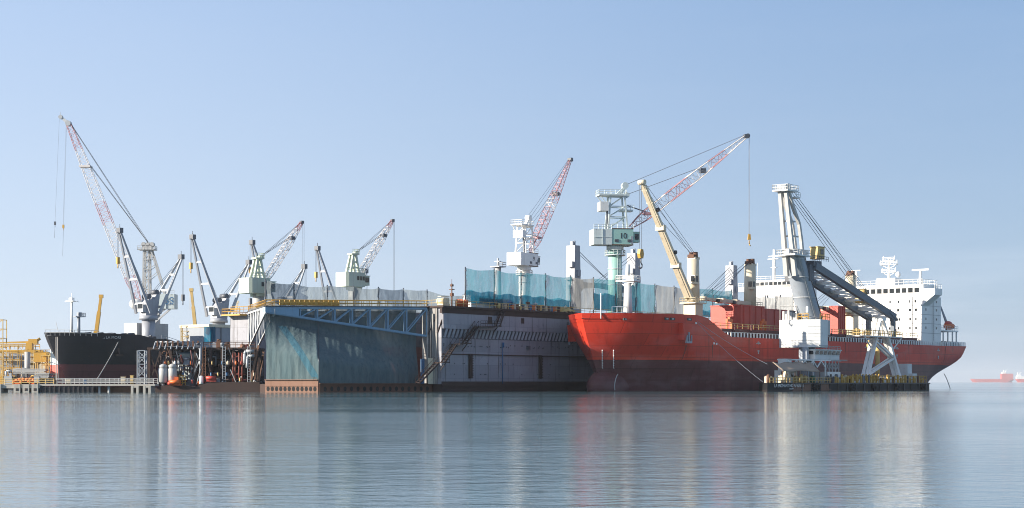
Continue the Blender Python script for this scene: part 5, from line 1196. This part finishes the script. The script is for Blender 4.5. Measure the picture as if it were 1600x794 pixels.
def mobile_crane(name, label, foot, tip_, D, mat):
    p, q = at(*foot, D), at(*tip_, D); base = Vector((p.x, D, 1.4)); T = thing(name, label, 'mobile crane', base)
    p = p-base; q = q-base; p.z = 3
    q2 = q
    mb = MB(); d = q-p; mb.bar(p, p+d*.55, 1.25, 1.25); mb.bar(p+d*.54, p+d*.8, .95, .95); mb.bar(p+d*.79, q, .7, .7); mb.box(q, (1.1, .9, .9)); mb.tube(q+V(-.4, 0, 0), q+V(-.4, 0, -6), .05); mb.build('boom', M[mat], T)
    mb = MB(); mb.bx(-1.5, 6.5, -1.4, 1.4, .8, 2.0); mb.bx(5, 6.6, -1.3, 1.3, 2, 3.2); mb.bx(-1.5, 1.5, -1.2, 1.2, 2, 3.6); ca = mb.build('carrier', M[mat], T)
    for x in (-.8, 1, 3.5, 5.2):
        for y in (-1.3, 1.3): mb = MB(); mb.tube((x, y-.2, .6), (x, y+.2, .6), .6, n=14); mb.build('wheel', M['rubber'], T)
mobile_crane('mobile_crane', 'yellow telescopic crane boom rising behind the black ship\'s forecastle', (142, 520), (158, 463), 450, 'yellow')
mobile_crane('small_mobile_crane', 'ochre telescopic boom leaning left between the two grey twin jib cranes', (313, 515), (299, 453), 475, 'paleyel')
mobile_crane('distant_mobile_crane', 'faint thin pale boom far behind the second twin jib crane', (355, 490), (371, 472), 620, 'cream')

# ------------------------------------------------------------------ quay and jetty on the left
mb = MB(); mb.prism([(-420, 414), (-137, 414), (52, 652), (60, 900), (-420, 900)], -2, 1.4)
tag(mb.build('quay', M['concrete']), kind='structure')
def jetty():
    D = 300.0; z = lambda py: at(0, py, D).z; x = lambda px: at(px, 0, D).x
    T = thing('jetty', 'concrete jetty with pale railings in front of the black ship', 'jetty', (0, D, 0))
    mb = MB(); mb.bx(-130, x(62), 0, 4.5, .75, 1.45); mb.bx(x(62), x(242), 0, 3.6, 1.2, 1.5); mb.build('deck', M['concrete'], T)
    for a in (-8, 22, 36, 50, 205, 224):
        mb = MB(); w_ = 10 if a < 100 else 12
        x0, x1 = x(a), x(a+w_)
        if a < 100: mb.bx(x0, x1, -.3, 4, -2, 1.5); mb.bx(x0+.4, x0+.9, -.34, -.29, .25, .75, 1)
        else:
            mb.bx(x0, x0+.45, -.3, 3.6, -2, 1.19); mb.bx(x1-.45, x1, -.3, 3.6, -2, 1.19); mb.bx(x0, x1, -.35, 3.6, .8, 1.25) if False else mb.bx(x0+.46, x1-.46, -.28, 3.6, .85, 1.19)
        mb.build('pier', [M['concrete'], M['black']], T)
    for a in (153, 168): mb = MB(); mb.tube((x(a), 1, -2), (x(a), 1, 1.2), .25, n=8); mb.build('pile', M['lgrey'], T)
    mb = MB(); mb.rail([(x(89), .1, 1.5), (x(240), .1, 1.5)], 1.05, 1.6, .06, rails=4); mb.rail([(x(89), 3.5, 1.5), (x(240), 3.5, 1.5)], 1.05, 1.6, .05, rails=3); mb.build('railing', M['offwhite'], T)
    mb = MB(); mb.rail([(-130, .1, 1.45), (x(84), .1, 1.45)], 1.0, 1.5, .07, rails=3); mb.build('railing', M['paleyel'], T)
    mb = MB(); mb.bx(x(63), x(145), .2, 6, -1, 1.1); 
    for i in range(12): a = x(63)+i*(x(145)-x(63))/11; mb.bx(a-.1, a+.1, .05, .2, -.5, 1.1)
    tag(mb.build('black_pontoon', M['black'], None, (0, D, 0)), 'low black pontoon moored under the jetty walkway', 'pontoon')
    mb = MB(); mb.bx(x(145), x(205), 1.6, 6, -1, 1.0); tag(mb.build('rusty_pontoon', M['rustl'], None, (0, D+.5, 0)), 'low rusty pontoon moored under the right part of the jetty', 'pontoon')
    for px, w_, h_, c, lab, nm in ((55, .9, 1.4, 'lgrey', 'pale blue electrical cabinet on the jetty beside the mooring line', 'electrical_cabinet'), (104, 1.0, .95, 'cream', 'beige notice board on the left of the jetty railing', 'notice_board'), (190, .7, 1.3, 'cream', 'beige box near the right end of the jetty', 'control_box'), (204, .5, 1.6, 'paleyel', 'ochre post box standing tallest on the jetty', 'tall_box'), (130, .5, .8, 'blue', 'small blue box halfway along the jetty railing', 'blue_box')):
        mb = MB(); mb.bx(-w_/2, w_/2, -.4, .4, .15, h_); mb.bx(-w_/2-.06, w_/2+.06, -.46, .46, h_, h_+.08); mb.bx(-w_/2, -w_/2+.15, -.3, .3, 0, .15); mb.bx(w_/2-.15, w_/2, -.3, .3, 0, .15)
        tag(mb.build(nm, M[c], None, (x(px), D-.0+1.2, 1.5)), lab, nm.replace('_', ' '))
    for px in (30, 41):
        mb = MB(); pts = [Vector((1.6*math.cos(a*math.pi/8), .2, .2+.75*math.sin(a*math.pi/8))) for a in range(9)]; mb.path(pts, .3, 8); mb.bx(-1.7, 1.7, 0, .8, 0, .3); tag(mb.build('hose_reel' if px == 30 else 'orange_float', M['orange'], None, (x(px), D+1.5, 1.45)), 'rounded orange float boom lying on the left jetty deck' if px == 30 else 'second orange float boom right of the first on the jetty', 'float')
jetty()

# ------------------------------------------------------------------ pipe barge between jetty and dock
def pipe_barge():
    D = 309.0; z = lambda py: at(0, py, D).z; x = lambda px: at(px, 0, D).x
    T = thing('pipe_barge', 'dark rusty work barge crowded with pipes and steel frames', 'work barge', (0, D, 0))
    mb = MB(); mb.slab([(x(236), -1), (x(232), .4), (x(258), 1.3), (x(300), .9), (x(330), 1.9), (x(405), 1.9), (x(409), -1)], 0, 14); mb.build('hull', M['darkrust'], T)
    zt = z(541); mb = MB(); mb.bx(x(226), x(398), 2, 13, zt-.6, zt-.2)
    for p in (229, 247, 263, 302, 310, 326, 344, 362, 378, 394):
        for y in (2.2, 12.6): mb.bx(x(p)-.25, x(p)+.25, y-.25, y+.25, 1.2, zt-.6)
    for p, q in ((229, 247), (302, 326), (344, 362), (378, 394)): mb.bar((x(p), 2.2, 1.5), (x(q), 2.2, zt-1), .25); mb.bar((x(q), 2.2, 1.5), (x(p), 2.2, zt-1), .25)
    fr = mb.build('steel_frame', M['darkrust'], T)
    mk = ('darkrust', 'rust', 'dgrey', 'maroon', 'darkrust', 'grey')
    for k in range(48):
        p = rnd.uniform(238, 398); mb = MB(); mb.tube((x(p), rnd.uniform(.8, 8), rnd.uniform(1.2, 2.6)), (x(p+rnd.uniform(-6, 6)), rnd.uniform(1, 8), rnd.uniform(4, zt-.7)), rnd.uniform(.07, .2), n=6); mb.build('pipe', M[rnd.choice(mk)], T)
    for k in range(44):
        p = rnd.uniform(240, 380); zz = rnd.uniform(2.2, zt-.4); yy = rnd.uniform(1.2, 7); q = x(p+rnd.uniform(6, 30)); mb = MB(); mb.path([V(x(p), yy, zz-rnd.uniform(.3, 1.5)), V(x(p), yy, zz), V(q, yy, zz), V(q, yy, zz-rnd.uniform(.3, 2))], rnd.uniform(.07, .18), 6); mb.build('pipe', M[rnd.choice(mk)], T)
    for k in range(80):
        p = rnd.uniform(252, 402); hh = rnd.uniform(.4, 1.5); zz = 1.2 if k % 3 else rnd.choice((3.0, 5.2, zt-.2)); mb = MB(); w_ = rnd.uniform(.4, 1.5)
        mb.box((0, 0, hh/2), (w_, rnd.uniform(.5, 1.3), hh)); mb.tube((-w_*.4, -.4, hh), (w_*.5, -.2, hh+.1), rnd.uniform(.12, .3), n=8); mb.build('machine_block', M[rnd.choice(mk)], T, (x(p), rnd.uniform(1.0, 7), zz))
    for k in range(18):
        p = rnd.uniform(244, 392); mb = MB(); q = p+rnd.choice((-1, 1))*rnd.uniform(5, 12); z0 = rnd.choice((1.5, 3.0, 5.2)); mb.bar((x(p), .9, z0), (x(q), .9, z0+rnd.uniform(2, 3.4)), .13); mb.build('brace', M[rnd.choice(('rust', 'darkrust', 'lgrey', 'dgrey'))], T)
    for p in (318, 349, 388):
        mb = MB()
        for k in (-.25, .25): mb.tube((x(p)+k, .8, 1.6), (x(p)+k, .8, zt), .06, n=4)
        for i in range(14): mb.tube((x(p)-.25, .8, 1.9+i*.5), (x(p)+.25, .8, 1.9+i*.5), .05, n=4)
        mb.build('ladder', M['rust'] if p == 318 else M['grey'], T)
    for k in range(30):
        p = rnd.uniform(250, 402); mb = MB(); zz = rnd.choice((1.3, 1.6, 2.0, 3.0, 5.2)); rr_ = rnd.uniform(.1, .28); mb.lathe((x(p), rnd.uniform(.5, 1.2), zz), [(rr_*.8, 0), (rr_, .15), (rr_, .5), (rr_*.4, .75)], 8); mb.build('valve', M[rnd.choice(('white', 'cream', 'red', 'paleyel', 'blue', 'offwhite', 'orange'))], T)
    for zz in (3.0, 5.2): mb = MB(); mb.bx(x(300), x(396), 2.5, 9, zz-.12, zz); mb.build('frame_floor', M['darkrust'], T)
    mb = MB(); mb.bx(x(300), x(398), 9.5, 9.7, 1.5, zt-.7); mb.build('back_sheet', M['dgrey'], T)
    mb = MB(); zz = z(534)
    mb.tube((x(240), 1.8, zz), (x(312), 1.8, zz), .18); mb.tube((x(240), 1.8, zz-.9), (x(312), 1.8, zz-.9), .1)
    for i in range(9): p = 240+i*9; mb.bar((x(p), 1.8, zz), (x(p-3), 1.5, zz-1.4), .2)
    mb.tube((x(311), 1.5, zz-.4), (x(311), 1.5, 2.6), .28, n=8); mb.tube((x(311), 1.5, 2.6), (x(306), 1.5, 2.4), .28, n=8)
    mb.build('pipe_gallery', M['grey'], T)
    for i in range(9): p = 243+i*8; mb = MB(); mb.bx(x(p)-.15, x(p)+.15, 1.55, 1.75, zz-.9, zz+.2); mb.build('pipe_clamp', M['rust'], T)
    mb = MB(); mb.rail([(x(315), 2, zt-.2), (x(396), 2, zt-.2)], 1.0, 1.1, .06); mb.build('rusty_rail', M['rust'], T)
    mb = MB()
    for i, (p, zz) in enumerate(((381, 6.9), (385, 6.0))):
        mb.tube((x(396), 1.0, zz+.9), (x(p+2), 1.0, zz+.9), .3, n=8); mb.tube((x(p+2), 1.0, zz+.9), (x(p), 1.0, zz+.4), .3, n=8); mb.tube((x(p), 1.0, zz+.4), (x(p), 1.0, zz-1.4), .3, n=8)
    mb.build('bent_pipes', M['lgrey'], T)
    mb = MB()
    for a, c in ((396, 404), (390, 402), (398, 409), (402, 410)): mb.bar((x(a), 1.5, 2), (x(c), 1.5, rnd.uniform(6, 9)), .4)
    mb.build('bent_struts', M['rustl'], T)
    mb = MB()
    for p in (363, 366, 372, 377): mb.tube((x(p), 1.2, 2), (x(p+rnd.uniform(-1, 1)), 1.2, 7.5), .16)
    for zz in (3.4, 5.5, 6.8): mb.tube((x(360), 1.2, zz), (x(382), 1.2, zz), .12)
    mb.build('red_pipes', M['dullred'], T)
    mb = MB(); mb.bar((x(374), .3, 1.1), (x(412), .3, 1.35), .3, .3); mb.build('gangplank', M['lgrey'], T)
    # truss post
    mb = MB(); p0 = V(x(222), 1, 1.4); mb.lattice(p0, p0+V(0, 0, z(548)-1.4), 1.6, 1.4, 5, .12, .09, t0=.001, t1=.001, e0=1, e1=1); tag(mb.build('lattice_post', M['grey'], None, (0, D-1, 0)), 'grey lattice post at the left end of the pipe barge', 'lattice post')
    for i, p in enumerate((254.5, 269.0)):
        t = thing('tank', 'left of two pale grey upright tanks on the pipe barge' if i == 0 else 'right of two pale grey upright tanks on the pipe barge', 'tank', (x(p), D+.4, 1.35), 0, 'upright tanks on the pipe barge')
        mb = MB(); mb.lathe((0, 0, 0), [(.4, .35), (.85, .6), (.88, 3.0), (.7, 3.25), (.8, 3.3), (.8, 3.7), (.35, 4.0), (.1, 4.05)], 18); mb.build('shell', M['offwhite'], t)
        for k in range(3): a = k*2.1; mb = MB(); mb.tube((.6*math.cos(a), .6*math.sin(a), 0), (.6*math.cos(a), .6*math.sin(a), .7), .08); mb.build('leg', M['dgrey'], t)
        mb = MB(); mb.tube((0, 0, 4), (0, 0, 4.6), .05); mb.tube((-.95, 0, 1.2), (-.95, 0, 3.2), .08); mb.build('pipe', M['lgrey'], t)
    t = thing('pump_engine', 'bright red and orange pump engine at the front of the pipe barge', 'pump', (x(275), D-.2, 1.25)); mb = MB()
    mb.bx(-.9, .9, -.5, .5, .3, 1.0); mb.tube((-1.0, -.6, .7), (1.0, -.6, .7), .35, n=10); mb.box((.2, 0, 1.3), (.7, .7, .7)); mb.bar((-1.1, 0, .1), (1.1, 0, .1), .9, .2); mb.tube((-.6, 0, 1), (-.9, -.2, 1.7), .12); mb.build('engine', M['orange'], t)
    mb = MB(); mb.box((-.9, -.2, .6), (.8, .9, .7)); mb.tube((-1.4, -.5, .4), (-.6, -.5, .4), .3, n=10); mb.build('pump', M['red'], t)
    t = thing('ladder_platform', 'yellow step ladder platform right of the red pump engine', 'ladder', (x(281), D+.6, 1.3)); mb = MB(); mb.rail([(-.7, 0, 0), (.9, 0, 0)], 1.9, .5, .07, rails=4); mb.build('ladder', M['yellow'], t)
    t = thing('red_winch', 'small red winch on the middle of the pipe barge', 'winch', (x(330), D+.2, 2.0)); mb = MB(); mb.bx(-.9, .9, -.4, .4, 0, .9); mb.tube((-.9, -.5, .7), (.9, -.5, .7), .35, n=10); mb.build('body', M['red'], t)
    t = thing('white_drum', 'white drum standing on the pipe barge beside the bent pipe', 'drum', (x(314), D+.3, 1.5)); mb = MB(); mb.lathe((0, 0, 0), [(.4, 0), (.42, .5), (.4, 1.4), (.15, 1.6)], 12); mb.build('body', M['white'], t)
    t = thing('draped_tank', 'pale tarpaulin draped tank behind the two upright tanks', 'tank', (x(287), D+7, 1.3)); mb = MB(); rows = []
    for j in range(7):
        rows.append([Vector(((2.3+.25*(1-j/6)+.10*math.sin(i*2.1+j*.4))*math.cos(2*math.pi*i/40), (2.0+.1*math.sin(i*2.1))*math.sin(2*math.pi*i/40), 6.2*j/6)) for i in range(41)])
    mb.grid(rows); mb.build('tarpaulin', M['mintw'], t)
    mb = MB(); mb.lathe((0, 0, 6.2), [(2.4, -.1), (2.0, .2), (.1, .6)], 20); mb.build('lid', M['trussblue'], t)
pipe_barge()
# scaffold tower on the black ship's deck
t = thing('scaffold_tower', 'yellow scaffold tower beside the grey hatch cover of the black ship', 'scaffold', at(292, 536, 440)); 
mb = MB()
for xx in (-1.6, 1.6, 3.2):
    for yy in (0, 1.6): mb.bar((xx, yy, -1), (xx, yy, 4.6), .22)
for zz in (.2, 1.7, 3.2, 4.6): mb.bar((-1.6, 0, zz), (3.2, 0, zz), .18); mb.bar((-1.6, 1.6, zz), (3.2, 1.6, zz), .18)
mb.bar((-1.6, 0, .2), (1.6, 0, 3.2), .12); mb.bar((1.6, 0, .2), (-1.6, 0, 3.2), .12); mb.bar((1.6, 0, .2), (3.2, 0, 3.2), .12); mb.build('frame', M['paleyel'], t)

# ------------------------------------------------------------------ yard at the far left
def yard():
    def gp(px, D): return Vector((at(px, 0, D).x, D, 1.4))
    D = 420
    t = thing('access_tower', 'tall yellow scaffold tower cut by the left picture edge', 'scaffold', gp(-2, D)); mb = MB(); H = at(0, 500, D).z-1.4
    for xx in (-1.7, 1.55):
        for yy in (-1.5, 1.5): mb.bar((xx, yy, 0), (xx, yy, H), .2)
    n = 7
    for i in range(n+1):
        zz = H*i/n; mb.bar((-1.7, -1.5, zz), (1.55, -1.5, zz), .15); mb.bar((-1.7, 1.5, zz), (1.55, 1.5, zz), .15); mb.bar((1.55, -1.5, zz), (1.55, 1.5, zz), .15)
        if i < n: mb.bar((-1.7, -1.5, zz), (1.55, -1.5, zz+H/n), .12); mb.bx(-1.7, 1.5, -1.4, 1.4, zz, zz+.06) if i % 2 else None
    mb.build('frame', M['paleyel'], t)
    D = 440
    t = thing('yard_crane', 'yellow yard crane with horizontal boom left of the black bow', 'crane', gp(43, D)); zb = at(0, 536, D).z-1.4; mb = MB()
    mb.tube((0, 0, 0), (0, 0, zb-2.4), .8, n=12); mb.build('pedestal', M['offwhite'], t); mb = MB(); mb.box((.6, 0, zb-.9), (1.6, 1.6, 1.8)); mb.bar((.5, 0, zb+.2), (-8.2, 0, zb+.05), .6, .6, w2=.35, h2=.35); mb.box((1.6, 0, zb+.4), (2.4, 1.4, 1.3)); mb.tube((1.6, 0, zb), (3.4, 0, zb+1.2), .4); mb.build('boom', M['yellow'], t)
    t = thing('gantry_frame', 'low yellow gantry frame under the yard crane boom', 'gantry', gp(35, D+15)); zz = at(0, 549, D+15).z-1.4; mb = MB()
    mb.bar((-7, 0, zz), (5, 0, zz), .6, .8); mb.bar((-7, 3, zz), (5, 3, zz), .6, .6); mb.bar((-2, -.6, zz-3.6), (4.6, -.6, zz-3.6), .5, .6); mb.bar((-7, 1, zz-1.8), (5, 1, zz-1.8), .3, .3)
    for xx in (-6, -1, 4.2): mb.bar((xx, 0, 0), (xx, 0, zz), .6); mb.bar((xx, 0, zz-4), (xx+3, 0, zz-.5), .3)
    mb.rail([(-7, -.5, zz+.7), (5, -.5, zz+.7)], 1.2, 1.2, .1); mb.build('frame', M['yellow'], t)
    t = thing('yellow_engine_house', 'bright yellow box shaped crane house on legs left of the black bow', 'engine house', gp(66, D-8)); z0, z1 = at(0, 566, D-8).z-1.4, at(0, 551, D-8).z-1.4; mb = MB()
    mb.bx(-1.8, 1.4, -1.3, 1.3, z0, z1); mb.bx(-1.9, 1.5, -1.4, 1.4, z1, z1+.15); mb.bx(1.4, 3.0, -1, 1, z0+.3, z0+.7); mb.build('house', M['yellow'], t); mb = MB()
    for xx in (-1.5, 1.1, 3.8):
        for yy in (-.9, .9): mb.bar((xx, yy, 0), (xx, yy, z0), .3)
    mb.rail([(1.4, -1, z0+.7), (4.2, -1, z0+.7)], 1.6, .7, .1); mb.build('legs', M['paleyel'], t)
    for i, (px, D2, w_, hh, lab) in enumerate(((10, 424, 7, 8.5, 'yellow pipe scaffold right of the access tower'), (27, 445, 9, 10.5, 'wide yellow scaffold bay behind the gantry frame'), (60, 455, 8, 9.5, 'pale yellow scaffold bay behind the yellow engine house'), (76, 430, 4, 7.5, 'narrow yellow scaffold bay beside the steel mast'))):
        t2 = thing('scaffold_bay', lab, 'scaffold', gp(px, D2), 0, 'scaffold bays of the yard'); mb = MB(); n1 = max(2, int(w_/2)); n2 = int(hh/1.9)
        for a in range(n1+1):
            for yy in (0, 1.4): mb.tube((-w_/2+w_*a/n1, yy, 0), (-w_/2+w_*a/n1, yy, hh), .09, n=5)
        for b_ in range(1, n2+1):
            zz_ = hh*b_/n2
            for yy in (0, 1.4): mb.tube((-w_/2, yy, zz_), (w_/2, yy, zz_), .08, n=5)
            if b_ % 2: mb.bx(-w_/2, w_/2, .05, 1.35, zz_-.05, zz_)
            a = rnd.randrange(n1); mb.tube((-w_/2+w_*a/n1, 0, zz_), (-w_/2+w_*(a+1)/n1, 0, zz_-hh/n2), .06, n=4)
        mb.build('tubes', M['yellow'] if i % 2 == 0 else M['paleyel'], t2)
    for i in range(16):
        px = rnd.uniform(2, 82); D2 = rnd.uniform(416, 428); hh = rnd.uniform(1.2, 4.2); w_ = rnd.uniform(.8, 2.6); c_ = ('paleyel', 'lgrey', 'rust', 'yellow', 'dgrey', 'cream', 'offwhite', 'shed')[i % 8]
        cn_ = {'paleyel': 'ochre', 'lgrey': 'light grey', 'rust': 'rusty', 'yellow': 'yellow', 'dgrey': 'dark grey', 'cream': 'cream', 'offwhite': 'pale', 'shed': 'blue grey'}[c_]
        t2 = thing('equipment_skid', cn_+' equipment skid on the yard quay '+('behind the left part of the orange floats' if px < 40 else 'between the gantry frame and the black bow'), 'equipment', gp(px, D2), 0, 'equipment skids in the yard'); mb = MB()
        mb.bx(-w_/2, w_/2, -.7, .7, .15, hh*.6); mb.tube((-w_*.3, 0, hh*.6), (-w_*.3, 0, hh), .25, n=8); mb.tube((-w_*.3, 0, hh), (w_*.4, 0, hh), .2, n=8); mb.bx(-w_/2-.1, w_/2+.1, -.8, .8, 0, .15); mb.box((w_*.25, 0, hh*.7), (w_*.3, .8, hh*.3)); mb.build('skid', M[c_], t2)
    t = thing('lamp_post', 'yellow steel mast right of the yellow engine house', 'mast', gp(82, D)); mb = MB(); mb.bar((0, 0, 0), (0, 0, 6.5), .4); mb.bar((-2.4, 0, 5.2), (1.2, 0, 5.2), .5); mb.bar((-1.8, 0, 1), (-1.8, 0, 7.5), .3); mb.bar((-2.6, 0, 7.4), (1, 0, 7.4), .3, .5); mb.build('mast', M['yellow'], t)
    for i, (px, D2, w_, d_, h_, c, lab) in enumerate(((14, 450, 8, 8, 7.5, 'shed', 'grey sheeted shed behind the scaffold tower'), (50, 500, 10, 7, 9.5, 'cream', 'cream roofed shed behind the yellow gantry'), (34, 436, 7.5, 3, 3.2, 'dgrey', 'dark low store hut under the gantry frame'), (80, 560, 12, 8, 9, 'whitewash', 'pale shed behind the black bow'))):
        t = thing('shed', lab, 'shed', gp(px, D2)); mb = MB(); mb.bx(-w_/2, w_/2, -d_/2, d_/2, 0, h_); mb.build('wall', M[c], t)
        mb = MB(); mb.slab([(-w_/2-.3, h_), (w_/2+.3, h_), (w_/2+.3, h_+.15), (0, h_+1.2), (-w_/2-.3, h_+.15)], -d_/2-.3, d_/2+.3); mb.build('roof', M['lgrey'], t)
        for k in (-.25, .22): mb = MB(); mb.bx(w_*k-.6, w_*k+.6, -d_/2-.05, -d_/2, h_*.3, h_*.6); mb.build('window', M['glass'], t)
    for i, (px, D2, w_, zz, c, lab) in enumerate(((46, 419, 8.5, 2.6, 'offwhite', 'long pale panel stack on the upper rack of the yard'), (66, 417, 4, 1.4, 'offwhite', 'short pale panel stack right of the rusty plates'), (38, 416, 7.5, .3, 'darkrust', 'rusty plate stack low behind the jetty'))):
        t = thing('panel_stack', lab, 'stack', gp(px, D2)); mb = MB()
        for k in range(4): o_ = rnd.uniform(-.3, .3); mb.box((o_, 1.1, zz+.2+k*.34), (w_*rnd.uniform(.9, 1), 2.6, .26)); mb.bx(-w_*.4, -w_*.4+.2, 0, 2.2, zz+.02+k*.34, zz+.08+k*.34)
        mb.build('panels', M[c], t); mb = MB()
        for xx in (-w_*.4, w_*.4): mb.bx(xx-.2, xx+.2, -.3, 2.6, 0, zz+.03)
        mb.build('trestle', M['dgrey'], t)
    t = thing('pale_hull', 'pale blue hull with red bottom showing behind the black bow', 'boat', Vector((at(86, 0, 425).x, 425, 0))); mb = MB()
    mb.prism([(-1.2, 0), (1.2, -1.5), (3, 8), (-2.8, 8)], -1, 6.4, 1); mb.prism([(-1.2, 0), (1.2, -1.5), (3, 8), (-2.8, 8)], 6.41, 11.5, 0); mb.build('hull', [M['mintw'], M['red']], t)
yard()

# ------------------------------------------------------------------ ships on the horizon
def far_ship(name, label, D, px0, px1, house, ztop, full=True):
    x0 = at(px0, 0, D).x; L = at(px1, 0, D).x-x0
    t = thing(name, label, 'ship', (x0, D, 0)); k = D/FPX
    mb, top, half = hull(L, L*.16, lambda x: 5.2*k, 4*k, 2, 3*k, L*.1, L*.08, zb=-1, smd=.9); mb.build('hull', HULL_FAR, t); deckmesh(top, .3*k).build('deck', M['maroon'], t)
    a, b = (house[0]-px0)*k, (house[1]-px0)*k
    mb = MB(); mb.bx(a, b, -L*.06, L*.06, 5*k, ztop*k); h = mb.build('superstructure', M['red'] if full else M['white'], t)
    mb = MB(); m_ = (a+b)/2-2*k; mb.bx(a+1.5*k, a+7*k, -L*.05, L*.05, ztop*k, (ztop+2.5)*k); mb.bar((m_-2*k, 0, ztop*k), (m_-3*k, 0, (ztop+6)*k), 1.1*k); mb.bar((m_, 0, ztop*k), (m_+1*k, 0, (ztop+6)*k), .9*k); mb.bar((m_-3*k, 0, (ztop+5)*k), (m_+3*k, 0, (ztop+6)*k), .6*k); mb.build('bridge', M['white'], h)
far_ship('tanker', 'faint red tanker on the horizon beyond the stern of the red ship', 10200, 1516, 1583, (1564, 1582), 13.5)
far_ship('distant_freighter', 'small white and red ship on the horizon behind the faint red tanker', 9000, 1586, 1640, (1588, 1602), 9.5, False)
